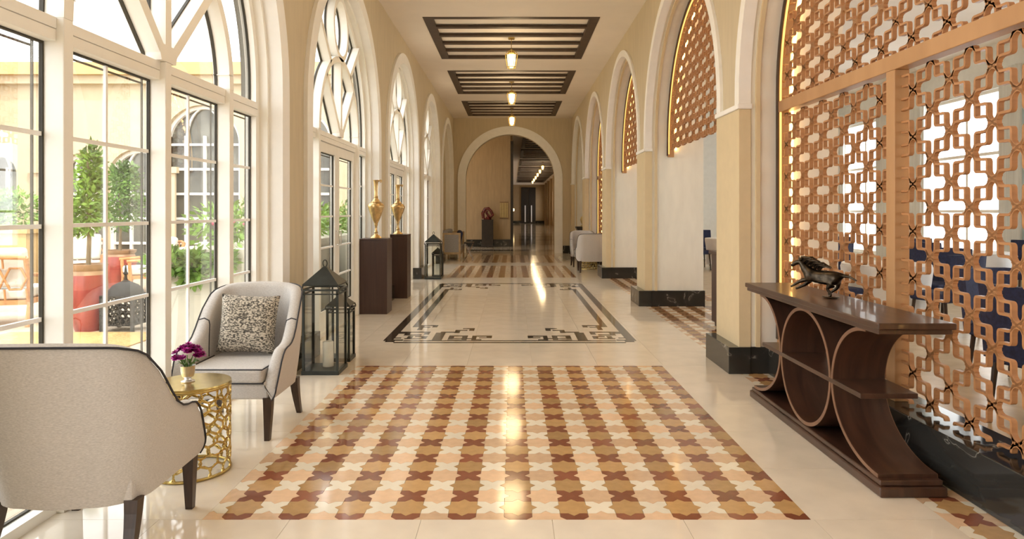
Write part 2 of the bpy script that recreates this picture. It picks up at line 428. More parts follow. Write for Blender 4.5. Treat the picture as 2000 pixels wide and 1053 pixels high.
# ------------------------------------------------------------------ right wall
RR = 1.78
mb = MB()
arch_wall(mb, SIDE, BAY[1:], RR, ZS, 2.0, 2.82, 1.9, 22.94, ZC)
wr = mb.build('wall_right', 'pier', smooth=30)
tag(wr, 'beige right wall of five tall round arches on piers', 'wall', kind='structure')
# coloured paper on the corridor face (spandrels) + trim ring + pilaster per pier
for k, yc in enumerate(BAY[1:]):
    pts = arc(yc, ZS, RR+.10, n=40)
    s = MB().band(pts, [(u, ZC) for u, z in pts], SIDE, 1.985, 2.0)
    for sg in (-1, 1):
        u0, u1 = yc+sg*(RR+.10), yc+sg*P/2
        s.prism([(u0, 2.30), (u1, 2.30), (u1, ZC), (u0, ZC)], SIDE, 1.985, 2.0)
    s.build('spandrel', 'wall', wr)
    MB().band(archline(yc, ZS, RR-.012, 2.33), archline(yc, ZS, RR+.10, 2.33), SIDE, 1.955, 2.06).build('arch_trim', 'white', wr, smooth=30)
    MB().band(archline(yc, ZS, RR-.03, .23), archline(yc, ZS, RR+.002, .23), SIDE, 2.10, 2.135).build('reveal_bead', 'pilaster', wr, smooth=30)
base_r = thing('baseboard_right', 'dark veined marble plinths under the right piers and screens', 'baseboard', kind='structure')
base_l = thing('baseboard_left', 'dark veined marble plinths under the left piers', 'baseboard', kind='structure')
PH = P/2-RR
for y in PIER[2:]:
    a, b = y-PH+.01, min(y+PH-.01, 22.9)
    bevel(MB().box((1.955, a-.025, 0), (2.06, b+.025, 2.285)).build('pilaster', 'pilaster', wr), .004)
    bevel(MB().box((1.94, a-.04, 2.285), (2.07, b+.04, 2.33)).build('capital', 'white', wr), .008)
    bevel(MB().box((1.86, a-.05, 0), (2.05, b+.05, .23)).build('plinth', 'darkmarble', base_r), .004)
    bevel(MB().box((2.05, a-.035, 0), (2.84, b+.035, .23)).build('plinth', 'darkmarble', base_r), .004)
bevel(MB().box((2.20, 2.3, 0), (2.50, 5.87, .262)).build('curb', 'darkmarble', base_r), .006)
bevel(MB().box((2.20, 14.9, 0), (2.50, 18.4, .262)).build('curb', 'darkmarble', base_r), .006)
# closed last bay
MB().box((2.32, 18.9, 0), (2.45, 22.9, ZC)).build('niche_panel', 'white', wr)

# ------------------------------------------------------------------ lattice screens
LA, LB, LW, LBAND, LTH = .326, .273, .0315, .0125, .027
def cross_outline(off):
    ey, ez, w, r = LA/2-.030, LB/2-.0155, LW, .020
    w2 = w+off; r2 = max(.004, r-off); pts = []
    quad = []
    def tip(e):  # arm along +u of half length e
        return [(e-w+w2*math.cos(t), w2*math.sin(t)) for t in [k*PI/2/5 for k in range(6)]]
    q1 = tip(ey)
    fil = []
    cx = w2+r2
    for k in range(4):
        t = -PI/2-k*PI/2/3
        fil.append((cx+r2*math.cos(t), cx+r2*math.sin(t)))
    q2 = [(z, u) for u, z in tip(ez)][::-1]
    q = q1+fil+q2                       # from (ey,0) to (0,ez)
    q = q[:-1]
    for sx, sy in ((1, 1), (-1, 1), (-1, -1), (1, -1)):
        part = [(sx*u, sy*z) for u, z in q]
        if sx*sy < 0:
            full = [(sx*u, sy*z) for u, z in q1+fil+q2]; part = full[::-1][:-1]
        pts += part
    return pts
_in, _out = cross_outline(0), cross_outline(LBAND)
def cross_mb():
    m = MB().band(_in, _out, SIDE, -LTH/2, LTH/2, closed=True)
    for sg in (-1, 1):      # little X where four tips meet
        d = Vector((.034, .0175*sg)); n = Vector((-d.y, d.x)).normalized()*.0065
        o = Vector((0, LB/2))
        m.prism([tuple(o-d-n), tuple(o+d-n), tuple(o+d+n), tuple(o-d+n)], SIDE, -LTH/2, LTH/2)
    return m
CROSS_ME = cross_mb().mesh('lattice_cross', 'lattice', 40)
def cut_mesh(me, planes):
    bm = bmesh.new(); bm.from_mesh(me)
    for co, no in planes:
        g = bmesh.ops.bisect_plane(bm, geom=bm.verts[:]+bm.edges[:]+bm.faces[:], plane_co=co, plane_no=no, clear_outer=True)
        ed = [e for e in g['geom_cut'] if isinstance(e, bmesh.types.BMEdge)]
        if ed:
            try: bmesh.ops.edgenet_fill(bm, edges=ed)
            except Exception: pass
    if not bm.faces: bm.free(); return None
    out = bpy.data.meshes.new('lattice_cross'); bm.to_mesh(out); bm.free()
    if not len(out.materials): out.materials.append(M['lattice'])
    return out
def lattice(parent, x, y0, y1, z0, z1, single, arch=None, y_or=None, z_or=1.0):
    """arch=(yc,zc,R): keep inside that circle"""
    if y_or is None: y_or = (y0+y1)/2
    planes = [((x, y0, 0), (0, -1, 0)), ((x, y1, 0), (0, 1, 0)), ((x, 0, z0), (0, 0, -1)), ((x, 0, z1), (0, 0, 1))]
    if arch:
        yc, zc, R = arch
        for k in range(25):
            a = PI*k/24; planes.append(((x, yc+R*math.cos(a), zc+R*math.sin(a)), (0, math.cos(a), math.sin(a))))
    joined = bmesh.new() if not single else None
    i0, i1 = math.floor((y0-y_or)/(LA/2))-1, math.ceil((y1-y_or)/(LA/2))+1
    j0, j1 = math.floor((z0-z_or)/(LB/2))-1, math.ceil((z1-z_or)/(LB/2))+1
    for i in range(i0, i1+1):
        for j in range(j0, j1+1):
            if (i+j) % 2: continue
            o = Vector((x, y_or+i*LA/2, z_or+j*LB/2))
            box = [(-LA/2, -LB/2), (LA/2, -LB/2), (LA/2, LB/2+.02), (-LA/2, LB/2+.02)]
            need = []; dead = False
            for co, no in planes:
                ds = [(o.y+u-co[1])*no[1]+(o.z+z-co[2])*no[2] for u, z in box]
                if min(ds) >= -.004: dead = True; break
                if max(ds) > 0: need.append((Vector(co)-o, no))
            if dead: continue
            me = CROSS_ME if not need else cut_mesh(CROSS_ME, need)
            if me is None: continue
            if single: link('lattice_cross', me, parent, tuple(o))
            else:
                n0 = len(joined.verts); joined.from_mesh(me); joined.verts.ensure_lookup_table()
                bmesh.ops.translate(joined, verts=joined.verts[n0:], vec=o)
    if joined:
        me = bpy.data.meshes.new('lattice_panel'); joined.to_mesh(me); joined.free()
        if not len(me.materials): me.materials.append(M['lattice'])
        o = link('lattice_panel', me, parent); o['kind'] = 'stuff'
XS = 2.33; FR = .045
def screen(k, full, single, label):
    yc = BAY[k]; R = RR
    s = thing('lattice_screen', label, 'screen', (0, 0, 0), group='carved lattice screens in the right arches')
    zb = 2.27
    lat_x = XS
    # arch frame
    MB().band(archline(yc, ZS, R-.035, .262 if full else 2.20), archline(yc, ZS, R-.002, .262 if full else 2.20), SIDE, XS-.04, XS+.05).build('arch_frame', 'latticeframe', s, smooth=30)
    MB().band(archline(yc, ZS, R-.045, .30 if full else 2.22), archline(yc, ZS, R-.004, .30 if full else 2.22), SIDE, XS-.052, XS-.041).build('frame_edge', 'grille', s, smooth=30)
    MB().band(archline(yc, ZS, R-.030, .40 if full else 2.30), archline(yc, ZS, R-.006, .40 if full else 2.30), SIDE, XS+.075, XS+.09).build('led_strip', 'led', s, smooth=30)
    MB().band(archline(yc, ZS, R-.062, .30 if full else 2.24), archline(yc, ZS, R-.046, .30 if full else 2.24), SIDE, XS-.036, XS-.024).build('frame_glow', 'frameglow', s, smooth=30)  # glowing band added for the LED light on the frame edge, no lamp itself
    if full:
        lattice(s, lat_x, yc-R+.03, yc+R-.03, 2.345, ZS+R, single, (yc, ZS, R-.052), yc, 2.345+.07)
        bevel(MB().box((XS-.045, yc-R+.036, 2.25), (XS+.045, yc+R-.036, 2.345)).build('transom', 'latticeframe', s), .004)
        bevel(MB().box((XS-.045, yc-.048, .262), (XS+.045, yc+.048, 2.25)).build('post', 'latticeframe', s), .004)
        lattice(s, lat_x, yc-R+.058, yc-.062, .275, 2.235, single, None, yc-.062-LA*.36, .275+.055)
        lattice(s, lat_x, yc+.062, yc+R-.058, .275, 2.235, single, None, yc+.062+LA*.36, .275+.055)
    else:
        lattice(s, lat_x, yc-R+.03, yc+R-.03, 2.30, ZS+R, single, (yc, ZS, R-.052), yc, 2.345+.07)
    return s
screen(1, True, True, 'full-height carved copper-brown lattice screen with post and transom behind the wooden console')
screen(2, False, True, 'carved lattice screen hanging in the arch beside the dark wooden host stand, open below')
screen(3, False, False, 'carved lattice screen hanging in an arch between two pale piers, nearer the upholstered tub chairs')
screen(4, True, False, 'full-height carved lattice screen behind the two pale tub chairs and brass table')

# ------------------------------------------------------------------ left wall and windows
LR = 1.66
mb = MB(); arch_wall(mb, SIDE, BAY[:], LR, ZS, -2.0, -2.24, -2.6, 22.94, ZC)
wl = mb.build('wall_left', 'white', smooth=30)
tag(wl, 'cream left wall of round arches holding tall white windows', 'wall', kind='structure')
for yc in BAY[1:]:
    pts = arc(yc, ZS, LR+.17, n=40)
    s = MB().band(pts, [(u, ZC) for u, z in pts], SIDE, -2.0, -1.985)
    for sg in (-1, 1):
        u0, u1 = yc+sg*(LR+.17), yc+sg*P/2
        s.prism([(u0, .23), (u1, .23), (u1, ZC), (u0, ZC)], SIDE, -2.0, -1.985)
    s.build('spandrel', 'wall', wl)
    MB().band(archline(yc, ZS, LR-.01, .23), archline(yc, ZS, LR+.17, .23), SIDE, -1.945, -2.06).build('arch_trim', 'white', wl, smooth=30)
    MB().band(archline(yc, ZS, LR-.05, 0), archline(yc, ZS, LR-.009, 0), SIDE, -2.06, -2.24).build('reveal_step', 'frame', wl, smooth=30)
for y in PIER[2:]:
    a, b = y-(P/2-LR)-.03, min(y+(P/2-LR)+.03, 22.9)
    bevel(MB().box((-1.88, a, 0), (-2.10, b, .23)).build('plinth', 'darkmarble', base_l), .004)
MB().box((-2.20, BAY[5]-LR, 0), (-2.30, BAY[5]+LR, ZS+LR+.05)).build('niche_panel', 'wall', wl)

XP0, XP1, XB0, XG = -2.08, -2.20, -2.115, -2.185
POST = .93
ROWS = [.47, .90, 1.33, 1.76]
def pane(parent, ya, yb, za, zb, muntin_mid=False, rows=ROWS, xg=XG):
    p = MB().box((xg-.003, ya, za), (xg+.003, yb, zb)).build('pane', 'glass', parent)
    g = MB(); t = .009
    for (a, b_, c_, d) in ((ya, ya+t, za, zb), (yb-t, yb, za, zb), (ya+t, yb-t, zb-t, zb), (ya+t, yb-t, za, za+t)):
        g.box((xg-.006, a, c_), (xg+.012, b_, d))
    g.build('gasket', 'gasket', parent)
    g = MB(); t2 = .031
    for (a, b_, c_, d) in ((ya+.022, ya+t2, za, zb), (yb-t2, yb-.022, za, zb), (ya+t2, yb-t2, zb-t2, zb-.022)):
        g.box((xg-.03, a, c_), (xg-.02, b_, d))
    g.build('outer_gasket', 'gasket', parent)
    for z in rows:
        if za+.1 < z < zb-.1: MB().box((xg-.008, ya, z-.010), (xg+.008, yb, z+.010)).build('muntin', 'white', parent)
    if muntin_mid:
        ym = (ya+yb)/2; MB().box((xg-.007, ym-.009, za), (xg+.007, ym+.009, zb)).build('muntin', 'white', parent)
def window(k, idx, doors):
    yc = BAY[k]; R = LR-.05
    w = thing('window_%d' % idx, ('tall arched white window with double glazed doors in the left wall, %s' if doors else 'tall arched white window with fixed gridded panes, %s') %
              {1: 'behind the linen armchairs', 2: 'behind the first brass ewer', 3: 'behind the further ewer pedestal', 4: 'beyond the far lanterns'}[idx], 'window', kind='structure')
    MB().band(archline(yc, ZS, R-.07, 0), archline(yc, ZS, R, 0), SIDE, -2.13, -2.22).build('outer_frame', 'frame', w, smooth=30)
    posts = [yc-POST, yc+POST]+([] if doors else [yc])
    for y in posts: bevel(MB().box((XP0, y-.035, 0), (XP1, y+.035, 2.30)).build('post', 'frame', w), .004)
    edges = [yc-R+.07, yc-POST-.035, yc-POST+.035]+([] if doors else [yc-.035, yc+.035])+[yc+POST-.035, yc+POST+.035, yc+R-.07]
    for q in range(0, len(edges), 2):
        ya, yb = edges[q], edges[q+1]
        bevel(MB().box((XB0, ya, 2.19), (XP1, yb, 2.245)).build('transom', 'frame', w), .003)
        bevel(MB().box((XB0+.003, ya, 2.247), (XP1, yb, 2.30)).build('transom', 'frame', w), .003)
        MB().box((XB0, ya, 0), (XP1, yb, .05)).build('bottom_rail', 'frame', w)
        wide = yb-ya > .7
        if doors and wide and abs((ya+yb)/2-yc) < .3:
            for sg in (-1, 1):
                a, b_ = (ya+.004, yc-.003) if sg < 0 else (yc+.003, yb-.004)
                lf = MB()
                for (u0, u1, z0, z1) in ((a, a+.10, .05, 2.185), (b_-.10, b_, .05, 2.185), (a+.10, b_-.10, 2.07, 2.185), (a+.10, b_-.10, .05, .27)):
                    lf.box((-2.135, u0, z0), (-2.19, u1, z1))
                lf = lf.build('door_leaf', 'frame', w)
                pane(lf, a+.10, b_-.10, .27, 2.07, False, [.62, .98, 1.34, 1.70], -2.165)
                hy = b_-.05 if sg < 0 else a+.05
                MB().tube([(-2.135, hy, 1.0), (-2.10, hy, 1.0), (-2.10, hy-sg*.0, 1.16), (-2.135, hy, 1.16)], .008).build('door_handle', 'chrome', lf)
        else:
            pane(w, ya, yb, .05, 2.19, wide and (ya > yc-POST-.05 and yb < yc+POST+.05))
    # lunette
    z0 = 2.30
    pts = arc(yc, ZS, R-.06, n=32)
    MB().prism([(yc-R+.06, z0)]+pts+[(yc+R-.06, z0)], SIDE, XG-.003, XG+.003).build('pane', 'glass', w)
    MB().band(archline(yc, ZS, R-.079, z0), archline(yc, ZS, R-.068, z0), SIDE, XG-.006, XG+.012).build('gasket', 'gasket', w)
    MB().band(archline(yc, ZS, R-.117, z0), archline(yc, ZS, R-.105, z0), SIDE, XG-.05, XG-.02).build('outer_gasket', 'gasket', w)
    def member(name, inner, outer, gi, go, closed=False):
        MB().band(inner, outer, SIDE, XP0, XP1, closed).build(name, 'frame', w, smooth=30)
        MB().band(gi, go, SIDE, XG-.006, XG+.014, closed).build('gasket', 'gasket', w)
    z1 = z0
    RI = POST
    member('inner_arch', archline(yc, z1, RI-.035, z1), archline(yc, z1, RI+.035, z1), archline(yc, z1, RI-.044, z1), archline(yc, z1, RI+.044, z1))
    zt = z1+RI; ro = (ZS+R-.05-zt-.03)/2; zc2 = zt+.03+ro
    el = lambda r: [(yc+(r)*.92*math.cos(2*PI*q/36), zc2+r*math.sin(2*PI*q/36)) for q in range(36)]
    member('oval_ring', el(ro-.035), el(ro+.035), el(ro-.044), el(ro+.044), True)
    def bar(name, p, q, hw=.035):
        p = Vector(p); q = Vector(q); n = Vector((-(q-p).y, (q-p).x)).normalized()
        f = lambda h: ([tuple(p-n*h), tuple(q-n*h)], [tuple(p+n*h), tuple(q+n*h)])
        member(name, *f(hw), *f(hw+.008))
    MB().prism([(yc-.085, z1), (yc+.085, z1), (yc+.12, z1+.10), (yc-.12, z1+.10)], SIDE, XP0+.002, XP1).build('mullion_foot', 'frame', w)
    bar('mullion', (yc, z1), (yc, z1+RI-.03))
    for sg in (-1, 1):
        bar('diagonal', (yc+sg*.03, z1+.02), (yc+sg*.64, z1+.65))
        bar('strut', (yc+sg*.46, z1+.82), (yc+sg*.98, ZS+1.17))
        bar('strut', (yc+sg*(RI-.02), z1+.10), (yc+sg*(RI-.02), z1+.105))
    return w
window(1, 1, False); window(2, 2, True); window(3, 3, True); window(4, 4, False)

# ------------------------------------------------------------------ end wall, lobby and far corridor
EY = 22.94
mb = MB(); arch_wall(mb, END, [-.08], 1.50, 2.5, EY, EY+.45, -2.3, 2.9, ZC)
we = mb.build('wall_end', 'wall', smooth=30); tag(we, 'tan end wall pierced by a wide round arch', 'wall', kind='structure')
MB().band(archline(-.08, 2.5, 1.49, .0), archline(-.08, 2.5, 1.76, .0), END, EY-.04, EY+.1).build('arch_trim', 'white', we, smooth=30)
base_e = thing('baseboard_end', 'dark marble baseboard along the end wall and lobby', 'baseboard', kind='structure')
for a, b in ((-2.0, -1.85), (1.69, 2.0)): MB().box((a, EY-.06, 0), (b, EY, .25)).build('plinth', 'darkmarble', base_e)
LY = 27.2
lf = MB().box((-5, 23.45, -.2), (6.5, 80.2, 0)).build('floor_lobby', 'cream'); tag(lf, 'polished marble floor of the lobby and far corridor', 'floor', kind='structure')
for q in range(12):
    MB().box((-2 if q == 0 else .3, 24.1+q*4.5, 0), (3.2, 25.0+q*4.5, .0015)).build('dark_band', 'key', lf)
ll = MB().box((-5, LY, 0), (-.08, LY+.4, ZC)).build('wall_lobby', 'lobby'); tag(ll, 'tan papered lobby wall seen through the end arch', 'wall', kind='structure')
MB().box((-.08, LY-.03, 0), (.03, LY+.5, 4.2)).build('dark_jamb', 'dark', ll)
MB().box((-5, LY-.05, 0), (-.09, LY, .28)).build('plinth', 'darkmarble', base_e)
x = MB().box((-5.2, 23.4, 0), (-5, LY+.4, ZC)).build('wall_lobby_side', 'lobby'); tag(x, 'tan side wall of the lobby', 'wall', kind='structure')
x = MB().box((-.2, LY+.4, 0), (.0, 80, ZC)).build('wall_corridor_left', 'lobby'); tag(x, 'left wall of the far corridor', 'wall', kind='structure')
mb = MB(); cur = 23.4
for q in range(2, 10):
    a, b = 32.6+q*5, 34.0+q*5
    mb.box((3.75, cur, 0), (4.0, a, ZC)).box((3.75, a, 0), (4.0, b, .8)).box((3.75, a, 3.3), (4.0, b, ZC)); cur = b
mb.box((3.75, cur, 0), (4.0, 80, ZC))
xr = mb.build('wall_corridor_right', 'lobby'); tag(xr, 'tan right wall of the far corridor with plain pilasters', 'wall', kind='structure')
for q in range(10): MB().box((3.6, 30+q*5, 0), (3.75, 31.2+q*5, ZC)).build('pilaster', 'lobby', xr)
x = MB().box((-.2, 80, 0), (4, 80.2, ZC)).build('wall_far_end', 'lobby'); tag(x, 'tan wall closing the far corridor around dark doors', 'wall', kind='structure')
MB().box((0, 79.93, 0), (3.7, 80, .3)).build('plinth', 'darkmarble', x)
dr = thing('door_1', 'dark tall double door with long pale handles at the corridor end', 'door', (1.85, 79.9, 0), kind='structure')
for sg in (-1, 1):
    lf_ = MB().box((sg*.01, -.03, .02), (sg*.85, .04, 4.2)).build('door_leaf', 'dark', dr)
    MB().box((sg*.30, -.14, .15), (sg*.43, -.03, 2.1)).build('pull_handle', 'cloth', lf_)
for q in range(7):
    grille(30.5+q*6.6, 2.9, 5.4, 'far_ceiling_grille', 'dark slatted ceiling grille of the distant corridor beyond the arch', 'ceiling grilles of the far corridor', 5, 1.88)
# sculpture, plaque
pd = thing('sculpture_pedestal', 'slim dark pedestal against the tan lobby wall', 'pedestal', (-.98, 26.85, 0))
MB().box((-.24, -.24, 0), (.24, .24, .08)).build('foot', 'dark', pd); MB().box((-.22, -.22, .08), (.22, .22, 1.05)).build('column', 'dark', pd); MB().box((-.23, -.23, 1.05), (.23, .23, 1.08)).build('cap', 'dark', pd)
ra = thing('red_sculpture', 'dark red glazed knotted sculpture on the lobby pedestal', 'sculpture', (-.98, 26.85, 1.08))
MB().tube([(-.16, 0, .04), (-.19, 0, .25), (-.10, 0, .42), (.03, 0, .44), (.14, 0, .32), (.20, .03, .18), (.12, .03, .10), (.02, 0, .16), (-.05, -.04, .27), (-.01, -.04, .36)], [.06, .07, .07, .065, .06, .06, .055, .05, .05, .04], 10).build('loop', 'redart', ra, smooth=60)
MB().lathe([(.15, 0), (.16, .03), (.08, .07), (.06, .12)]).build('base', 'redart', ra, smooth=40)
pq = thing('wall_plaque', 'gilt framed narrow panel hanging on the tan lobby wall', 'plaque', (-.34, LY-.02, 1.45))
MB().box((-.155, -.02, -.30), (.155, .019, .30)).build('panel', 'plaque', pq)
for z in (-.315, .315): MB().box((-.17, -.035, z-.015), (.17, .019, z+.015)).build('rail', 'edgewood', pq)
for q in (-.1, 0, .1): MB().box((q-.006, -.026, -.29), (q+.006, -.02, .29)).build('rib', 'edgewood', pq)

# ------------------------------------------------------------------ dining room on the right
DX = 9.0
mb = MB()
wins = [(-1.5, 1.5), (3.4, 6.6), (8.4, 10.6), (12.2, 15.0), (16.4, 18.6)]
cur = -3
for a, b in wins:
    mb.box((DX, cur, 0), (DX+.25, a, ZC)); mb.box((DX, a, 0), (DX+.25, b, .35)); mb.box((DX, a, 3.7), (DX+.25, b, ZC)); cur = b
mb.box((DX, cur, 0), (DX+.25, 20.2, ZC))
wd = mb.build('wall_dining', 'dinwall'); tag(wd, 'pale dining room wall with large bright windows', 'wall', kind='structure')
for n, (a, b) in enumerate(wins):
    if n == 0: continue
    w = thing('window_%d' % (n+4), 'large bright dining room window seen through the lattice, %s' % ['', 'opposite the console', 'opposite the first open arch', 'beyond the navy chairs', 'near the dining room end'][n], 'window', kind='structure')
    for y in (a+.03, (a+b)/2, b-.03): MB().box((DX+.05, y-.03, .35), (DX+.13, y+.03, 3.7)).build('mullion', 'frame', w)
    for z in (.38, 1.4, 2.5, 3.67): MB().box((DX+.06, a, z-.03), (DX+.12, b, z+.03)).build('rail', 'frame', w)
    MB().box((DX+.085, a, .38), (DX+.09, b, 3.67)).build('pane', 'glass', w)
for n, (a, b) in enumerate(wins[1:]):
    for sg, y in ((0, a), (1, b)):
        mb = MB(); pts = []; pts2 = []
        for q in range(25):
            yy = y-.25+q*.5/24; xx = DX-.12+.04*math.sin(q*1.6)
            pts.append((yy, xx)); pts2.append((yy, xx+.012))
        mb.band(pts, pts2, lambda u, w_, z: (z, u, w_), .02, 4.0)
        tag(mb.build('curtain', 'curtain', smooth=60), 'gathered pale curtain at the dining room window '+['opposite the console', 'opposite the first open arch', 'beyond the navy chairs', 'near the dining room end'][n], 'curtain', 'dining room curtains')
x = MB().box((2.82, 20.0, 0), (9.25, 20.2, ZC)).build('wall_dining_end', 'dinwall'); tag(x, 'pale end wall of the dining room', 'wall', kind='structure')
x = MB().box((-2.3, -3.2, 0), (9.3, -3, ZC)).build('wall_sun_block', 'wall'); tag(x, 'plain beige wall added out of view to close the corridor against the sun', 'wall', kind='structure')  # unseen wall added behind the camera to keep direct sun out
tb_n = 0
def dining_table(x, y, label):
    t = thing('dining_table', label, 'table', (x, y, 0), group='dining tables beyond the screens')
    MB().lathe([(.03, .72), (.50, .72), (.51, .735), (.50, .75), (.02, .75)], n=32).build('table_top', 'cloth', t, smooth=40)
    prof = [(.505, .735), (.51, .70), (.47, .45), (.49, .12)]
    mb = MB(); n = 48; vs_ = []; fs = []
    for i, (r, z) in enumerate(prof):
        for k in range(n):
            a = 2*PI*k/n; rr = r+(.03*i/3)*math.sin(a*8); vs_.append((rr*math.cos(a), rr*math.sin(a), z))
    for i in range(3):
        for k in range(n): fs.append((i*n+k, i*n+(k+1) % n, (i+1)*n+(k+1) % n, (i+1)*n+k))
    mb.add(vs_, fs).build('cloth_skirt', 'cloth', t, smooth=60)
    MB().lathe([(.25, 0), (.25, .03), (.05, .06), (.05, .72)]).build('pedestal', 'dark', t, smooth=40)
def dining_chair():
    t = thing('dining_chair', 'navy upholstered dining chair with dark legs at a white dining table', 'chair', group='navy dining chairs beyond the screens')
    bevel(MB().box((-.25, -.25, .38), (.25, .24, .48)).build('seat', 'navy', t), .03, 3)
    pts = [(-.26+.52*q/10, .20+.07*math.sin(PI*q/10)) for q in range(11)]
    MB().band(pts, [(u, z+.06) for u, z in pts], lambda u, w, z: (u, z+(.1*(w-.45)), w), .42, .92).build('backrest', 'navy', t, smooth=50)
    for sx in (-1, 1):
        for sy in (-1, 1): MB().tube([(sx*.22, sy*.2, .38), (sx*.23, sy*.24, 0)], [.02, .012]).build('leg', 'legwood', t)
    return t
dc = dining_chair()
spots = [(4.3, 4.7), (4.7, 8.6), (5.2, 12.6), (5.2, 16.6), (7.4, 6.6), (7.5, 11.0)]
first = True
tl = ['white-clothed round dining table directly behind the full-height screen', 'white-clothed round dining table seen past the host stand', 'white-clothed dining table deeper in the room beyond the second arch', 'white-clothed dining table at the dining room end', 'white-clothed dining table by the bright window opposite the console', 'white-clothed dining table by the window beyond the first open arch']
for (x, y), l in zip(spots, tl):
    dining_table(x, y, l)
    for a in (.3, .3+PI/2, .3+PI, .3+1.5*PI):
        lx, ly, rz = x+.82*math.cos(a), y+.82*math.sin(a), a-PI/2
        lb = 'navy upholstered dining chair drawn up to the '+l.split(' ', 1)[1] if False else 'navy dining chair '+{0: 'at the table directly behind the full-height screen', 1: 'at the table seen past the host stand', 2: 'at the table beyond the second arch', 3: 'at the table at the dining room end', 4: 'at the window table opposite the console', 5: 'at the window table beyond the first open arch'}[tl.index(l)]
        if first: dc.location = (lx, ly, 0); dc.rotation_euler = (0, 0, rz); dc['label'] = lb; first = False
        else: dup(dc, (lx, ly, 0), rz, lb)
hs = thing('host_stand', 'dark wooden host stand just inside the first open arch', 'podium', (2.75, 8.2, 0))
MB().box((-.30, -.2, .06), (.30, .2, .88)).build('body', 'pedwood', hs); MB().box((-.27, -.17, 0), (.27, .17, .06)).build('toe_kick', 'dark', hs)
bevel(MB().box((-.33, -.23, .88), (.33, .23, .92)).build('top', 'pedwood', hs), .005)

# ------------------------------------------------------------------ pendants
def pendant(loc, name, label, group, power, glow='lampglow', soft=.25, drop=0):
    t = thing(name, label, 'pendant lamp', loc, group=group)
    MB().lathe([(.06, 0), (.06, -.03), (.02, -.04)]).build('canopy', 'brass', t, smooth=40)
    MB().tube([(0, 0, -.03), (0, 0, -.19-drop)], .006).build('rod', 'brass', t)
    MB().lathe([(.015, -.17), (.05, -.20), (.085, -.245)], n=8, cap=False).build('crown', 'brass', t, loc=(0, 0, -drop))
    MB().lathe([(.045, -.25), (.075, -.26), (.075, -.33), (.055, -.47), (.035, -.50)], n=16).build('glass_shade', glow, t, smooth=50, loc=(0, 0, -drop))
    for k in range(6):
        a = 2*PI*k/6; cs, sn = math.cos(a), math.sin(a)
        MB().tube([(.02*cs, .02*sn, -.18), (.09*cs, .09*sn, -.215), (.115*cs, .115*sn, -.27), (.09*cs, .09*sn, -.41), (.07*cs, .07*sn, -.52)], .0055, 6).build('rib', 'brass', t, loc=(0, 0, -drop))
    for r, z in ((.115, -.27), (.078, -.49)):
        MB().tube([(r*math.cos(q*PI/12), r*math.sin(q*PI/12), z) for q in range(24)], .006, 6, True).build('hoop', 'brass', t, loc=(0, 0, -drop))
    ld = bpy.data.lights.new('lamp_bulb', 'POINT'); ld.energy = power; ld.color = (1, .74, .42); ld.shadow_soft_size = soft
    lo = bpy.data.objects.new('lamp_bulb', ld); COL.objects.link(lo); lo.parent = t; lo.location = (0, 0, -.54-soft*.5-drop)
    return t
for y, l in zip(BAY[1:], ('over the near mosaic floor panel', 'over the near end of the key-bordered floor', 'from the grille above the key-bordered floor', 'from the grille above the tub chairs', 'from the grille adjoining the end wall')):
    dz = RC if y > 11 else 0
    pendant((CX, y, ZC+dz), 'pendant_lantern', 'small glowing brass cage lantern hanging '+l, 'pendant lanterns of the corridor', 20, drop=dz)
for q in range(6):
    pendant((1.9, 43+q*4.3, ZC), 'far_pendant_lantern', 'tiny glowing lantern hanging in the far corridor beyond the arch', 'pendant lanterns of the far corridor', 12, 'farglow', .2)
sc_ = thing('wall_sconce', 'glowing wall sconce beside the distant dark doors', 'wall lamp', (.06, 70, 1.55))
MB().lathe([(.05, -.14), (.13, -.10), (.13, .12), (.05, .16)]).build('shade', 'farglow', sc_, smooth=40); MB().box((-.06, -.03, -.04), (.0, .03, .04)).build('arm', 'brass', sc_)
lp = pendant((-2.2, 25.2, ZC), 'lobby_pendant_lantern', 'glowing brass cage lantern hanging in the lobby beyond the arch', None, 14)

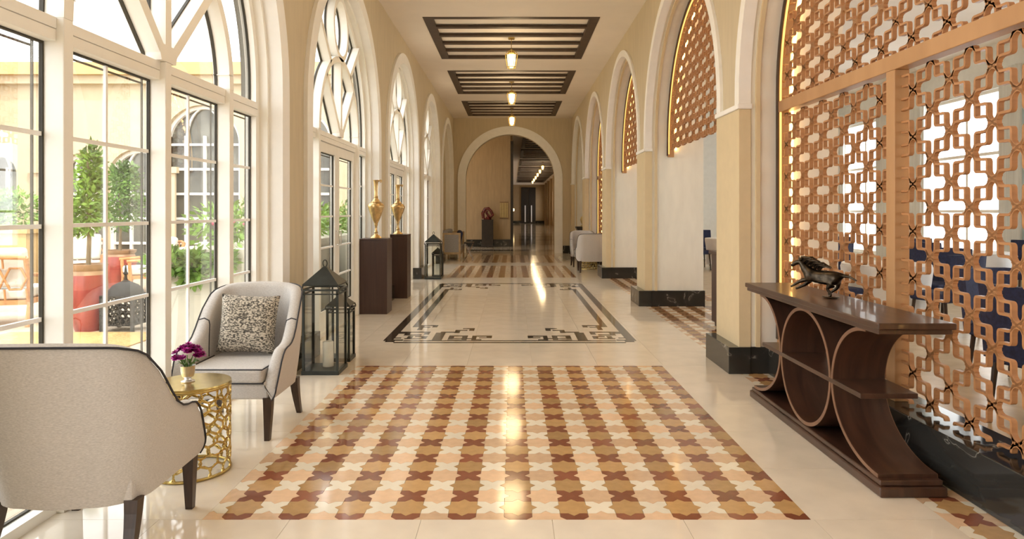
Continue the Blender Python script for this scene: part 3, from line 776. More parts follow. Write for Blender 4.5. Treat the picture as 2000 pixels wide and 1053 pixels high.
# ------------------------------------------------------------------ armchairs
def armchair(name, label, loc, rz, group):
    t = thing(name, label, 'armchair', loc, rz, group)
    W, D, rc, th = .315, .62, .19, .075           # half width, depth (front at -y), corner radius, wall thickness
    yb = D/2; yf = -D/2
    plan = []                                     # (x, y, nx, ny, s) right front -> back -> left front
    side = [yf+(.018)*0, yf+.02, yf+.045, yf+.07, yf+.10, yf+.13, yf+.17, yf+.21, yf+.25, yf+.29, yf+.33, yf+.37, yf+.40]
    for y in side: plan.append((W, y, 1, 0))
    for k in range(1, 9):
        a = k*PI/2/8; plan.append((W-rc+rc*math.cos(a), yb-rc+rc*math.sin(a)*1.0, math.cos(a), math.sin(a)))
    nbk = 8
    x1 = W-rc
    for k in range(1, nbk): plan.append((x1-2*x1*k/nbk, yb+.018*math.sin(PI*k/nbk), 0, 1))
    right = plan[:len(side)+8]
    plan += [(-x, y, -nx, ny) for x, y, nx, ny in right[::-1]]
    def prof(y):                                   # top height along the side
        pts = [(-.31, .33), (-.295, .36), (-.27, .415), (-.24, .475), (-.20, .525), (-.16, .545), (-.11, .545), (-.05, .56), (.0, .60), (.06, .70), (.12, .80), (.18, .855), (.26, .885), (.33, .90), (.9, .9)]
        for (a, p), (b, q) in zip(pts, pts[1:]):
            if a <= y <= b: return p+(q-p)*(y-a)/(b-a)
        return pts[-1][1] if y > 0 else pts[0][1]
    zb = .25; cols = []; pipe = []; nv = 10
    for (x, y, nx, ny) in plan:
        h = prof(y); w = max(0, min(1, (y+.12)/.30)); col = []
        def P_(z, off):
            f = max(0, (z-zb))/.65
            rake = .085*w*f**1.2
            flare = .012*f*(1-w)
            bul = .012*math.sin(PI*min(1, f*1.1))
            return (x+nx*(off+flare+bul), y+ny*(off+bul)+rake, z)
        for k in range(nv+1): col.append(P_(zb+(h-.018-zb)*k/nv, -.02*(1-k/nv)**2))
        pipe.append(P_(h-.004, .003))
        col.append(P_(h-.004, -.006)); col.append(P_(h+.006, -th*.5)); col.append(P_(h-.006, -th+.008))
        hin = max(.36, h-.03)
        for k in range(5): col.append(P_(hin+(.34-hin)*k/4, -th))
        cols.append(col)
    m = len(cols[0]); vs_ = [v for col in cols for v in col]; fs = []
    for i in range(len(cols)-1):
        for k in range(m-1): fs.append((i*m+k, (i+1)*m+k, (i+1)*m+k+1, i*m+k+1))
    fs.append(tuple(range(m-1, -1, -1))); fs.append(tuple((len(cols)-1)*m+k for k in range(m)))
    MB().add(vs_, fs).build('shell', 'linen', t, smooth=50)
    pp = [(p[0], p[1], p[2]) for p in pipe]
    low = [(cols[0][k][0]+.002, cols[0][k][1]-.003, cols[0][k][2]) for k in (0, 4, 8)]
    low2 = [(-a, b, z) for a, b, z in low[::-1]]
    MB().tube(low+pp+low2, .0048, 6).build('piping', 'piping', t, smooth=60)
    # inside seam where arm meets back
    hs_ = prof(.05); sp = []
    for z, off in ((.44, -th-.001), (.50, -th-.001), (.56, -th-.001), (.61, -th-.001), (hs_-.035, -th-.001), (hs_-.008, -th+.006), (hs_+.007, -th*.5), (hs_-.003, -.004)):
        f = (z-.25)/.65; w = .567
        sp.append((W+off+.012*f*(1-w)+.012*math.sin(PI*min(1, f*1.1)), .05+.085*w*f**1.2, z))
    for sg in (-1, 1): MB().tube([(sg*a, b, z) for a, b, z in sp], .004, 6).build('seam', 'piping', t)
    bevel(MB().box((-W+.045, yf+.015, zb), (W-.045, yb-.06, .345)).build('seat_base', 'linen', t), .012, 2)
    cu = bevel(MB().box((-W+th+.002, yf+.0, .348), (W-th-.002, yb-.09, .438)).build('seat_cushion', 'linen', t), .02, 3)
    for z in (.352, .435):
        MB().tube([(-W+th+.004, yb-.2, z), (-W+th+.004, yf+.006, z), (W-th-.004, yf+.006, z), (W-th-.004, yb-.2, z)], .0042, 6).build('cushion_piping', 'piping', cu)
    for sx in (-1, 1):
        for sy in (-1, 1):
            x0, y0 = sx*.265, (-.275 if sy < 0 else .225)
            x1_, y1_ = (sx*.262, -.285) if sy < 0 else (sx*.275, .30)
            lg = MB()
            n = 5; v = []
            for k in range(n+1):
                f = k/n; cx, cy = x0+(x1_-x0)*f**1.5, y0+(y1_-y0)*f**1.5; h = .027-.011*f; z = .262*(1-f)
                v += [(cx-h, cy-h, z), (cx+h, cy-h, z), (cx+h, cy+h, z), (cx-h, cy+h, z)]
            ff = [(3, 2, 1, 0), tuple(4*n+k for k in range(4))]
            for k in range(n):
                for q in range(4): ff.append((4*k+q, 4*k+(q+1) % 4, 4*k+4+(q+1) % 4, 4*k+4+q))
            lg.add(v, ff).build('leg', 'legwood', t)
    return t
ch1 = armchair('armchair', 'linen tub armchair with dark piping and a speckled cushion, facing the brass table', (-1.76, 4.46, 0), 0, 'linen tub armchairs')
dup(ch1, (-1.775, 2.93, 0), PI+.03, 'linen tub armchair showing its rounded back, without any cushion, beside the brass table')
dup(ch1, (1.82, 15.86, 0), PI, 'pale tub armchair turned with its back out, beside the marble pier plinth')
dup(ch1, (1.80, 17.45, 0), 0, 'pale tub armchair facing the other one across the small brass table before the lattice screen')
# cushion
mb = MB(); n = 16; vs_ = []; fs = []
for sgn in (1, -1):
    for i in range(n+1):
        for j in range(n+1):
            u, v = -1+2*i/n, -1+2*j/n
            th = .062*((1-u**4)*(1-v**4))**.55
            px = u*.195*(1-.06*(1-abs(u)**3)*abs(v)**2*0)-u*.012*(1-v*v); pz = v*.195-v*.012*(1-u*u)
            vs_.append((px, sgn*th, pz))
k0 = (n+1)**2
for i in range(n):
    for j in range(n):
        a = i*(n+1)+j; fs.append((a, a+1, a+n+2, a+n+1)); fs.append((k0+a, k0+a+n+1, k0+a+n+2, k0+a+1))
mb.add(vs_, fs)
me = mb.mesh('speckled_cushion', 'pillow', 80)
bm = bmesh.new(); bm.from_mesh(me); bmesh.ops.remove_doubles(bm, verts=bm.verts[:], dist=.0008); bm.to_mesh(me); bm.free()
cs = link('speckled_cushion', me, None, (-1.775, 4.585, .645)); cs.rotation_euler = (-.20, .04, .03)
tag(cs, 'square black and cream woven cushion leaning in the facing armchair', 'cushion')

# ------------------------------------------------------------------ brass drum tables with flowers
def drum(loc, label):
    t = thing('drum_table', label, 'side table', loc, group='brass drum tables')
    R = .195
    MB().lathe([(.02, .468), (R+.004, .468), (R+.006, .472), (R+.004, .48), (.02, .48)], n=48).build('table_top', 'brass', t, smooth=40)
    for z in (.008, .462): MB().tube([(R*math.cos(q*PI/24), R*math.sin(q*PI/24), z) for q in range(48)], .008, 6, True).build('rim', 'brass', t, smooth=60)
    mb = MB(); nu, nz = 14, 8; rnd = random.Random(3)
    for i in range(nu):
        for j in range(nz):
            a0 = 2*PI*(i+.5*(j % 2))/nu; z0 = .035+.40*j/(nz-1)
            ru, rz = .052*rnd.uniform(.8, 1.0), .042*rnd.uniform(.75, 1.0)
            pts = []
            for q in range(10):
                w = 2*PI*q/10; a = a0+ru*math.cos(w)/R*(.9+.2*rnd.random()); z = min(.462, max(.008, z0+rz*math.sin(w)))
                pts.append((R*math.cos(a), R*math.sin(a), z))
            mb.tube(pts, .0052, 5, True)
    mb.build('openwork_drum', 'brass', t, smooth=60)
    return t
drum((-1.735, 3.69, 0), 'round brass drum table with openwork sides between the two linen armchairs')
drum((1.86, 16.65, 0), 'round brass drum table with openwork sides between the far pale tub chairs')
vz = thing('flower_vase', 'small silver cup vase of magenta flowers on the brass table', 'vase', (-1.755, 3.69, .48))
MB().lathe([(.034, 0), (.036, .004), (.018, .012), (.016, .02), (.030, .03), (.036, .055), (.038, .085), (.040, .088), (.036, .086), (.03, .04), (.005, .035)], n=24).build('cup', 'silver', vz, smooth=50)
for k in range(9):
    a = 2*PI*k/9; MB().tube([(0, 0, .05), (.025*math.cos(a), .025*math.sin(a), .10), (.045*math.cos(a), .045*math.sin(a), .135)], .0025, 5).build('stem', 'stem', vz)
rnd = random.Random(5)
for k in range(36):
    a = rnd.uniform(0, 2*PI); r = .072*math.sqrt(rnd.random()); z = .140+.052*(1-(r/.075)**2)+rnd.uniform(-.01, .012)
    mb = MB(); cx, cy = r*math.cos(a), r*math.sin(a)
    tilt = Vector((cx*6, cy*6, 1)).normalized().to_track_quat('Z', 'Y').to_matrix().to_4x4()
    f = MB()
    for ring, (n_, rad, up) in enumerate(((7, .027, .004), (6, .019, .012), (4, .011, .017))):
        for q in range(n_):
            b = 2*PI*(q+.4*ring)/n_; d = Vector((math.cos(b), math.sin(b), 0)); e = Vector((-math.sin(b), math.cos(b), 0))
            p0 = Vector((0, 0, 0)); p1 = d*rad*.6+e*rad*.42+Vector((0, 0, up*.7)); p2 = d*rad+Vector((0, 0, up)); p3 = d*rad*.6-e*rad*.42+Vector((0, 0, up*.7))
            f.add([p0, p1, p2, p3], [(0, 1, 2, 3)])
    f.xf(Matrix.Translation((cx, cy, z)) @ tilt); f.build('blossom', 'petal', vz)
for k in range(8):
    a = 2*PI*k/8+.2; d = Vector((math.cos(a), math.sin(a), 0)); e = Vector((-d.y, d.x, 0))
    MB().add([d*.02+Vector((0, 0, .09)), d*.045+e*.012+Vector((0, 0, .115)), d*.066+Vector((0, 0, .105)), d*.045-e*.012+Vector((0, 0, .11))], [(0, 1, 2, 3)]).build('leaf', 'stem', vz)

# ------------------------------------------------------------------ lanterns
def lantern(label, loc, w, h, group, candle=True):
    t = thing('floor_lantern', label, 'lantern', loc, group=group)
    a = w/2; p = .010; zr = h*.78; ze = h*.83
    bevel(MB().box((-a-.006, -a-.006, 0), (a+.006, a+.006, .035)).build('base', 'blackmetal', t), .003)
    for sx in (-1, 1):
        for sy in (-1, 1):
            MB().box((sx*a-sx*2*p, sy*a-sy*2*p, .035), (sx*a, sy*a, zr)).build('corner_post', 'blackmetal', t)
            MB().tube([(sx*(a+.004), sy*(a+.004), zr), (sx*(a+.004), sy*(a+.004), zr+.01), (sx*a*.97, sy*a*.97, zr+.03), (sx*(a*.93), sy*(a*.93), ze)], .006, 6).build('roof_bracket', 'blackmetal', t)
    for z, th, e in ((zr, .014, .008), (zr-.035, .010, 0)):
        m = MB()
        for s in (-1, 1):
            m.box((s*(a+e), -a-e, z-th/2), (s*(a-.014), a+e, z+th/2)); m.box((-a+.014, s*(a+e), z-th/2), (a-.014, s*(a-.014), z+th/2))
        m.build('rail', 'blackmetal', t)
    for s in (-1, 1):
        MB().box((s*(a-.008), -a+.02, .036), (s*(a-.011), a-.02, zr-.042)).build('pane', 'lglass', t)
        MB().box((-a+.02, s*(a-.008), .036), (a-.02, s*(a-.011), zr-.042)).build('pane', 'lglass', t)
    r = a*1.0; top = h*.985; v = [(-r, -r, ze), (r, -r, ze), (r, r, ze), (-r, r, ze)]
    v += [(x*.98, y*.98, ze-.012) for x, y, z in v]
    hv = [(x*.08, y*.08, top) for x, y, z in v[:4]]
    MB().add(v[:4]+hv+v[4:8], [(0, 1, 5, 4), (1, 2, 6, 5), (2, 3, 7, 6), (3, 0, 4, 7), (4, 5, 6, 7), (0, 8, 9, 1), (1, 9, 10, 2), (2, 10, 11, 3), (3, 11, 8, 0), (11, 10, 9, 8)]).build('roof', 'blackmetal', t)
    MB().tube([(.018*math.cos(q*PI/8), 0, top+.028+.03*math.sin(q*PI/8)) for q in range(16)], .005, 6, True).build('hanging_loop', 'blackmetal', t)
    if candle: MB().lathe([(.046, .036), (.047, .04), (.047, .25), (.040, .256), (.012, .25)], (.02, .03, 0), n=24).build('candle', 'candle', t, smooth=50)
    return t
G = 'black metal floor lanterns'
lantern('tall black metal lantern with a white candle beside the linen armchair', (-1.645, 5.99, 0), .31, .93, G)
lantern('smaller black metal lantern just behind the one beside the linen armchair', (-1.625, 6.46, 0), .22, .63, G, False)
lantern('tall black metal lantern standing past the pedestals at the marble plinth', (-1.645, 14.22, 0), .33, .93, G, False)
lantern('smaller black metal lantern tucked behind the tall one past the pedestals', (-1.60, 14.62, 0), .22, .63, G, False)

# ------------------------------------------------------------------ pedestals and ewers
def pedestal(x, y, label):
    t = thing('display_pedestal', label, 'pedestal', (x, y, 0), group='dark wooden display pedestals')
    bevel(MB().box((-.192, -.192, 0), (.192, .192, 1.005)).build('column', 'pedwood', t), .003)
    bevel(MB().box((-.194, -.194, 1.006), (.194, .194, 1.026)).build('top_board', 'pedwood', t), .003)
def ewer(x, y, label):
    t = thing('brass_ewer', label, 'vase', (x, y, 1.026), group='brass ewers on pedestals')
    MB().lathe([(.080, 0), (.082, .008), (.070, .02), (.055, .035), (.030, .05), (.022, .07), (.030, .085), (.018, .10), (.015, .14), (.017, .17), (.026, .185), (.022, .20), (.035, .23), (.062, .29), (.092, .37), (.110, .43), (.112, .455), (.102, .475), (.085, .49), (.066, .50), (.05, .52), (.034, .545), (.026, .56), (.032, .572), (.024, .585)], n=32).build('body', 'bronze_gold', t, smooth=50)
    MB().lathe([(.024, .585), (.023, .65), (.027, .72), (.034, .79), (.042, .81), (.036, .808), (.02, .70)], n=24).build('neck', 'bronze_gold', t, smooth=50)
    MB().tube([(.030, 0, .795), (.06, 0, .806), (.078, 0, .80), (.072, 0, .785), (.05, 0, .775)], [.012, .012, .01, .009, .006], 8).build('spout', 'bronze_gold', t, smooth=60)
    for z, r in ((.448, .114), (.505, .066), (.587, .027)):
        MB().tube([(r*math.cos(q*PI/16), r*math.sin(q*PI/16), z) for q in range(32)], .005, 6, True).build('band', 'bronze_gold', t, smooth=60)
pedestal(-1.90, 9.48, 'dark wooden pedestal nearest the candle lantern, carrying a brass ewer')
ewer(-1.895, 9.48, 'tall brass ewer on the pedestal nearest the candle lantern')
pedestal(-1.885, 11.17, 'dark wooden pedestal partly behind another, carrying a brass ewer')
ewer(-1.875, 11.17, 'tall brass ewer on the pedestal that is partly hidden behind another')

# ------------------------------------------------------------------ console
cn = thing('console_table', 'long dark walnut console table with circular ring supports before the lattice screen', 'console table', (1.96, 4.25, 0))
bevel(MB().box((-.18, -.93, .80), (.18, .93, .825)).build('under_board', 'darkwood', cn), .004)
bevel(MB().box((-.19, -.95, .825), (.19, .95, .858)).build('top_board', 'darkwood', cn), .006)
bevel(MB().box((-.165, -.92, 0), (.165, .92, .05)).build('base_board', 'darkwood', cn), .008)
bevel(MB().box((-.155, -.90, .05), (.155, .90, .078)).build('base_step', 'darkwood', cn), .006)
zc = .44; r = .362
def hoop(name, inner, outer, closed):
    o = MB().band(inner, outer, SIDE, -.145, .145, closed).build(name, 'darkwood', cn, smooth=30)
    for w0, w1 in ((-.149, -.1452), (.1452, .149)):
        MB().band(inner, outer, SIDE, w0, w1, closed).build('edge_band', 'edgewood', o, smooth=30)
circ = lambda R_: [(R_*math.cos(2*PI*q/64), zc+R_*math.sin(2*PI*q/64)) for q in range(64)]
hoop('ring_support', circ(r-.022), circ(r), True)
for sg in (-1, 1):
    def half(d):
        pts = []
        for q in range(33):
            a = -PI/2+PI*q/32
            A = (.38 if a > 0 else .50)
            yy = -(.365+A)+(A-d)*math.cos(a); zz = zc+(r-d*.9)*math.sin(a)
            pts.append((sg*-yy if False else -sg*yy*-1*-1, zz))
        return pts
    hoop('arc_support', half(.022), half(0), False)
bevel(MB().box((-.15, -.70, .425), (.15, .70, .452)).build('shelf', 'darkwood', cn), .003)

# horse bronze
hr = thing('horse_sculpture', 'dark bronze galloping horse sculpture on the walnut console', 'sculpture', (1.965, 4.30, .862), math.radians(132))
def skin(name, chains, m, parent, sub=2):
    me = bpy.data.meshes.new(name); vs_ = []; es = []; rs = []; idx = {}
    for ch in chains:
        prev = None
        for (x, y, z, r_) in ch:
            k = (round(x, 4), round(y, 4), round(z, 4))
            if k not in idx: idx[k] = len(vs_); vs_.append((x, y, z)); rs.append(r_)
            if prev is not None: es.append((prev, idx[k]))
            prev = idx[k]
    me.from_pydata(vs_, es, []); me.materials.append(M[m])
    o = link(name, me, parent)
    me.skin_vertices.new() if hasattr(me.skin_vertices, 'new') and not len(me.skin_vertices) else None
    md = o.modifiers.new('skin', 'SKIN'); md.use_smooth_shade = True
    if len(me.skin_vertices):
        for i, r_ in enumerate(rs): me.skin_vertices[0].data[i].radius = (r_, r_)
        me.skin_vertices[0].data[0].use_root = True
    s = o.modifiers.new('sub', 'SUBSURF'); s.levels = s.render_levels = sub
    return o
body = [
    [(0, 0, .125, .040), (.06, 0, .13, .046), (.10, 0, .15, .038), (.135, 0, .185, .026), (.15, 0, .215, .020), (.185, 0, .205, .016), (.215, 0, .18, .010)],
    [(0, 0, .125, .040), (-.06, 0, .13, .044), (-.09, 0, .135, .034), (-.115, 0, .14, .012), (-.155, 0, .135, .008), (-.20, .01, .115, .005)],
    [(.06, 0, .13, .046), (.105, .028, .105, .017), (.15, .032, .085, .011), (.19, .03, .058, .007), (.205, .03, .05, .008)],
    [(.06, 0, .13, .046), (.095, -.028, .10, .017), (.14, -.03, .062, .011), (.185, -.03, .038, .007), (.20, -.03, .034, .008)],
    [(-.06, 0, .13, .044), (-.055, .03, .085, .020), (-.03, .032, .055, .011), (-.055, .03, .02, .008), (-.04, .03, .006, .009)],
    [(-.06, 0, .13, .044), (-.075, -.03, .09, .020), (-.07, -.03, .06, .011), (-.03, -.03, .03, .008), (-.01, -.03, .012, .009)]]
skin('body', body, 'bronze', hr)
for k in range(11):
    f = k/10; x0, z0 = .155-.12*f, .232-.055*f
    MB().tube([(x0, .006*(-1)**k, z0-.012), (x0-.025, .016*(-1)**k, z0+.012), (x0-.055, .022*(-1)**k, z0+.012+.006*math.sin(k*2.1)), (x0-.085, .018*(-1)**k, z0+.004)], [.011, .010, .007, .002], 6).build('mane_lock', 'bronze', hr, smooth=60)
for s in (-1, 1): MB().tube([(.158, s*.010, .228), (.155, s*.014, .25)], [.006, .002], 6).build('ear', 'bronze', hr, smooth=60)
MB().lathe([(.045, 0), (.05, .003), (.048, .007), (.01, .009)], (-.04, 0, 0), n=24).build('base_plate', 'bronze', hr, smooth=40)

# ------------------------------------------------------------------ far seating, left and right
st = thing('settee', 'pale wood framed settee with grey cushions against the left wall past the lanterns', 'settee', (-1.70, 19.8, 0))
for y in (-.75, .75):
    fr = MB()
    fr.box((-.25, y-.03, 0), (-.20, y+.03, .80)).box((.20, y-.03, 0), (.25, y+.03, .80)).box((-.20, y-.03, .75), (.20, y+.03, .80)).box((-.20, y-.03, .20), (.20, y+.03, .26))
    fr.build('end_frame', 'oak', st); MB().box((-.20, y-.015, .26), (.20, y+.015, .75)).build('end_panel', 'grey', st)
MB().box((-.25, -.72, .20), (.25, .72, .28)).build('seat_rail', 'oak', st)
bevel(MB().box((-.2, -.71, .285), (.26, .71, .43)).build('seat_cushion', 'grey', st), .03, 3)
bevel(MB().box((-.25, -.71, .43), (-.10, .71, .88)).build('back_cushion', 'grey', st), .04, 3)
cu = bevel(MB().box((-.07, -.2, -.2), (.07, .2, .2)).build('throw_cushion', 'navy', None, loc=(-1.52, 19.35, .66)), .06, 4); cu.rotation_euler = (.1, .25, .2)
tag(cu, 'dark cushion propped at the end of the pale wood settee', 'cushion')
sd = thing('side_table', 'small chrome side table with crossed legs before the settee', 'side table', (-1.27, 20.0, 0))
MB().box((-.14, -.25, .47), (.14, .25, .50)).build('table_top', 'dark', sd)
for sy in (-1, 1):
    for s in (-1, 1): MB().tube([(-s*.12, sy*.2, 0), (s*.12, sy*.2+.02*s, .47)], .012).build('leg', 'chrome', sd)
bp = thing('bust_pedestal', 'dark square pedestal in the pale niche beyond the tub chairs', 'pedestal', (2.08, 19.9, 0))
MB().box((-.2, -.2, 0), (.2, .2, .90)).build('column', 'dark', bp); MB().box((-.23, -.23, .90), (.23, .23, .96)).build('cap', 'dark', bp)
bu = thing('niche_ornament', 'small pale rounded ornament on the dark niche pedestal', 'ornament', (2.08, 19.9, .96))  # unlit ornament standing for the bust on the pedestal
MB().lathe([(.10, 0), (.10, .02), (.05, .05), (.09, .12), (.11, .20), (.08, .28), (.03, .31)]).build('body', 'plaque', bu, smooth=50)
MB().lathe([(.03, .31), (.02, .34), (.035, .36), (.01, .40)]).build('finial', 'plaque', bu, smooth=50)

# ------------------------------------------------------------------ terrace outside the left windows
tf = MB().box((-26, -6, -.25), (-2.3, 34, -.03)).build('terrace_floor', 'paving'); tag(tf, 'sunlit cream paving of the courtyard terrace', 'paving', kind='structure')
BY = 17.0
cb = thing('courtyard_building', 'cream stucco courtyard building with arched gridded windows outside', 'building', (0, BY, 0))
ac = [(-9.35, .75, 2.2), (-10.75, .55, 2.3), (-12.9, .55, 2.3), (-7.75, .95, 3.1), (-5.4, .90, 3.1)]
order = sorted(ac)
mb = MB(); cur = -22
for (xc, R_, zs) in order:
    mb.prism([(cur, -.03), (xc-R_, -.03), (xc-R_, 5.05), (cur, 5.05)], END, 0, .4)
    pts = arc(xc, zs, R_, n=24); mb.band(pts, [(u, 5.05) for u, z in pts], END, 0, .4); cur = xc+R_
mb.prism([(cur, -.03), (-2.35, -.03), (-2.35, 5.05), (cur, 5.05)], END, 0, .4)
mb.build('facade', 'stucco', cb, smooth=30)
MB().box((-22, -.35, 4.75), (-2.35, .05, 5.05)).build('cornice', 'stucco2', cb); MB().box((-22, -.2, 4.55), (-2.35, .02, 4.75)).build('cornice_step', 'stucco', cb)
for (xc, R_, zs) in ac:
    fw = MB().band(archline(xc, zs, R_-.08, 0), archline(xc, zs, R_, 0), END, .15, .30).build('window_frame', 'white', cb, smooth=30)
    MB().prism([(xc-R_, -.02)]+arc(xc, zs, R_, n=24)+[(xc+R_, -.02)], END, .26, .28).build('pane', 'darkpane', fw)
    nb = 3 if R_ > .8 else 2
    for q in range(nb):
        u = xc-R_+2*R_*(q+1)/(nb+1); MB().box((u-.03, .17, 0), (u+.03, .25, zs+.2)).build('muntin', 'white', fw)
    z = .6
    while z < zs+.05:
        MB().box((xc-R_, .18, z-.03), (xc+R_, .25, z+.03)).build('muntin', 'white', fw); z += .62
    for sg in (-1, 1):
        pts = [(xc+sg*R_*.5*math.cos(a)+sg*R_*.5*0, zs+.1+R_*.85*math.sin(a)) for a in [PI/2*q/8 for q in range(9)]]
        MB().band(pts, [(u-sg*.05, z_) for u, z_ in pts], END, .18, .24).build('tracery', 'white', fw)
for xx in (-11.75, -8.55, -6.35):
    MB().box((xx-.18, -.08, 0), (xx+.18, 0, 2.35)).build('pier_strip', 'stucco', cb); MB().box((xx-.25, -.14, 2.35), (xx+.25, 0, 2.5)).build('pier_cap', 'stucco', cb)
wg = thing('courtyard_wing', 'ochre projecting wing of the courtyard building', 'building', (-15.6, 14.2, 0))
MB().box((-2, 0, -.03), (2.2, 2.4, 4.6)).build('walls', 'stucco2', wg); MB().box((-2.2, -.2, 4.6), (2.4, 2.4, 4.9)).build('cornice', 'stucco2', wg); MB().box((1.95, -.12, -.03), (2.35, .1, 3.9)).build('corner_pier', 'stucco', wg)

def leaf_mesh(n, blobs, size, seed):
    rnd = random.Random(seed); mb = MB()
    for _ in range(n):
        (cx, cy, cz, rx, ry, rz) = rnd.choice(blobs)
        while True:
            p = Vector((rnd.uniform(-1, 1), rnd.uniform(-1, 1), rnd.uniform(-1, 1)))
            if .35 < p.length < 1: break
        o = Vector((cx+p.x*rx, cy+p.y*ry, cz+p.z*rz))
        d = (p+Vector((rnd.uniform(-1, 1), rnd.uniform(-1, 1), rnd.uniform(-.6, .8)))).normalized(); e = d.cross(Vector((rnd.uniform(-1, 1), rnd.uniform(-1, 1), rnd.uniform(-1, 1)))).normalized()
        s = size*rnd.uniform(.7, 1.3)
        mb.add([o, o+d*s*.5+e*s*.22, o+d*s, o+d*s*.5-e*s*.22], [(0, 1, 2, 3)])
    return mb
def potted_tree(label, loc, pr, ph, blobs, leafm, n, seed, trunk_top):
    t = thing('potted_tree', label, 'potted tree', loc, group='potted trees on the terrace')
    MB().lathe([(pr*.62, 0), (pr*.72, ph*.08), (pr*.95, ph*.45), (pr, ph*.68), (pr*.93, ph*.84)], n=32).build('pot', 'redpot', t, smooth=50)
    MB().lathe([(pr*.93, ph*.84), (pr*.86, ph*.90), (pr*.96, ph*.94), (pr*1.0, ph), (pr*.86, ph), (pr*.8, ph*.9), (pr*.1, ph*.88)], n=32).build('pot_rim', 'potrim', t, smooth=40)
    MB().tube([(0, 0, ph*.8), (.01, .01, ph+.3), (0, 0, trunk_top)], [.03, .024, .015]).build('trunk', 'trunk', t)
    o = leaf_mesh(n, blobs, .085, seed).build('foliage', leafm, t); o['kind'] = 'stuff'
potted_tree('slender ficus tree in the larger red glazed pot outside the window', (-5.1, 8.2, -.03), .215, .80, [(0, 0, 1.55, .22, .22, .42), (.05, 0, 1.95, .12, .12, .30), (-.1, 0, 1.4, .18, .18, .25)], 'leaf2', 1500, 1, 2.1)
potted_tree('bushy round ficus in the smaller red pot behind the metal lantern', (-7.25, 12.6, -.03), .28, .72, [(0, 0, 1.75, .40, .40, .55), (0, 0, 1.5, .40, .40, .45), (.1, 0, 2.05, .25, .25, .3)], 'leaf', 2300, 2, 2.0)
bl = thing('moroccan_lantern', 'dark pierced metal floor lantern with finial standing before the red pots', 'lantern', (-4.68, 8.26, -.03))
for sx in (-1, 1):
    for sy in (-1, 1): MB().box((sx*.20, sy*.20, 0), (sx*.165, sy*.165, .42)).build('leg', 'iron', bl)
for s in (-1, 1):
    for ax in (0, 1):
        m = MB()
        for i in range(5):
            for j in range(4):
                u, z = -.145+i*.0725, .125+j*.078
                pts = [((u+.034*math.cos(q*PI/4)), s*.185, z+.038*math.sin(q*PI/4)) for q in range(8)]
                if ax: pts = [(b, a, z_) for a, b, z_ in pts]
                m.tube(pts, .011, 5, True)
        m.build('pierced_panel', 'iron', bl)
MB().box((-.2, -.2, .40), (.2, .2, .43)).build('shoulder', 'iron', bl); MB().box((-.19, -.19, .07), (.19, .19, .09)).build('floor_plate', 'iron', bl)
MB().lathe([(.2, .43), (.19, .48), (.14, .54), (.06, .58), (.02, .60), (.015, .66), (.03, .68), (.015, .70), (.008, .78)]).build('dome', 'iron', bl, smooth=50)
mt = MB().box((-5.9, 7.0, -.029), (-4.05, 8.03, -.018)).build('woven_mat', 'mat'); tag(mt, 'orange woven mat on the terrace before the red pot', 'mat')
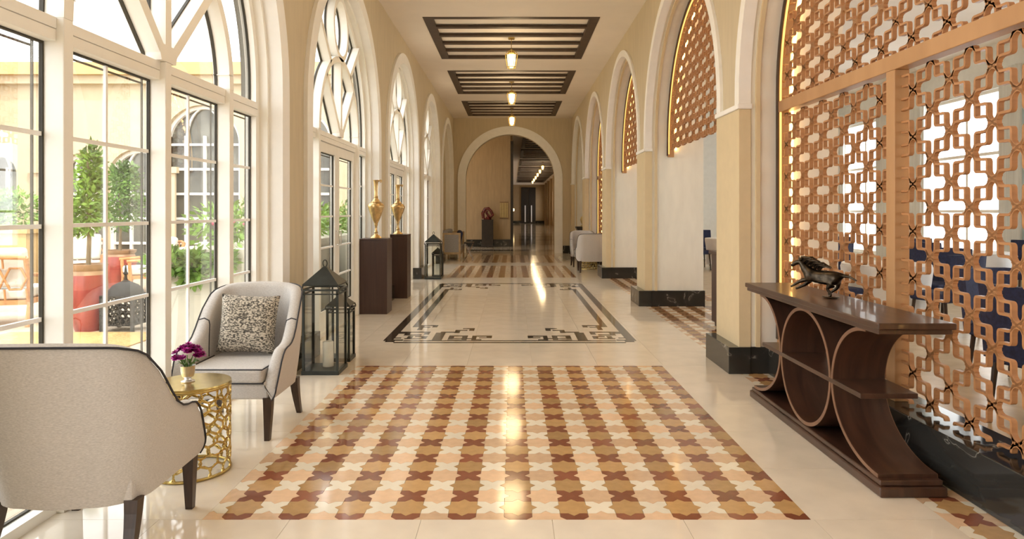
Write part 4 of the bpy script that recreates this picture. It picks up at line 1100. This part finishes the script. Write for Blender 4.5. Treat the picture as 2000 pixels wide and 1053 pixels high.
def lounge(label, loc, rz):
    t = thing('terrace_armchair', label, 'armchair', loc, rz, group='teak terrace armchairs')
    for sx in (-1, 1):
        MB().tube([(sx*.36, -.36, 0), (sx*.36, -.34, .25), (sx*.37, -.36, .58)], .028, 8).build('leg', 'teak', t)
        MB().tube([(sx*.36, .42, 0), (sx*.36, .34, .30), (sx*.37, .40, .62), (sx*.38, .50, .86)], .028, 8).build('leg', 'teak', t)
        MB().tube([(sx*.37, -.40, .58), (sx*.40, .0, .60), (sx*.37, .42, .66)], .026, 8).build('arm', 'teak', t)
    MB().box((-.36, -.36, .27), (.36, .36, .33)).build('seat_frame', 'teak', t)
    MB().tube([(-.38, .50, .86), (0, .54, .88), (.38, .50, .86)], .026, 8).build('top_rail', 'teak', t)
    hx = [(.0, .0)]
    for k, ux in enumerate((-.24, 0, .24)):
        pts = [(ux+.12*math.cos(q*PI/3+PI/6*0), .43, .60+.15*math.sin(q*PI/3)) for q in range(6)]
        MB().tube(pts, .016, 6, True).build('back_hexagon', 'teak', t)
    for ux in (-.36, -.12, .12, .36):
        for zz in (.34, .73): MB().tube([(ux, .40+(zz-.34)*.15, zz), (ux*.98, .42+(zz-.34)*.15, zz+.13)], .014, 6).build('back_rod', 'teak', t)
    bevel(MB().box((-.33, -.36, .335), (.33, .34, .47)).build('seat_cushion', 'cushion', t), .04, 3)
    b = bevel(MB().box((-.33, -.08, -.24), (.33, .06, .26)).build('back_cushion', 'cushion', t, loc=(0, .32, .72)), .05, 3); b.rotation_euler = (-.2, 0, 0)
    return t
l1 = lounge('teak armchair with hexagon back and white cushions facing the wicker hedge planter', (-6.45, 8.75, -.03), PI+.25)
dup(l1, (-8.35, 13.2, -.03), .5, 'teak armchair with white cushions behind the larger red pot')
dup(l1, (-6.45, 12.1, -.03), -.9, 'teak armchair with white cushions beside the smaller red pot')
wp = thing('hedge_planter', 'woven wicker planter with a green hedge on the terrace', 'planter', (-10.75, 13.0, -.03))
MB().box((-1.7, -.3, 0), (1.7, .3, 1.02)).build('basket', 'wicker', wp); MB().box((-1.75, -.35, 1.02), (1.75, .35, 1.12)).build('rim', 'wicker', wp)
o = leaf_mesh(2600, [(x_, 0, 1.42, .5, .33, .42) for x_ in (-1.3, -.6, .1, .8, 1.3)], .12, 4).build('hedge', 'leaf2', wp); o['kind'] = 'stuff'
pw = thing('planter_wall', 'long white planter wall with green shrubs close outside the window', 'planter', (-2.86, 6.3, -.03))
MB().box((-.36, .0, 0), (.36, 6.5, 1.0)).build('wall', 'whiteplanter', pw); MB().box((-.39, -.03, 1.0), (.39, 6.53, 1.08)).build('coping', 'whiteplanter', pw)
o = leaf_mesh(3600, [(.0, .45+q*.75, 1.27+.08*math.sin(q*2.3), .33, .45, .24) for q in range(9)]+[(-.30, -.10, .96, .14, .08, .14), (-.05, -.09, .92, .10, .07, .16), (.22, -.1, .98, .1, .07, .1)], .085, 6).build('shrubs', 'leaf2', pw); o['kind'] = 'stuff'
rnd = random.Random(9)
for k in range(14):
    MB().lathe([(.004, 0), (.03, .02), (.02, .035)], n=6).build('blossom', 'blossom', pw, loc=(rnd.uniform(-.3, .3), rnd.uniform(.1, 6), rnd.uniform(1.2, 1.42)))
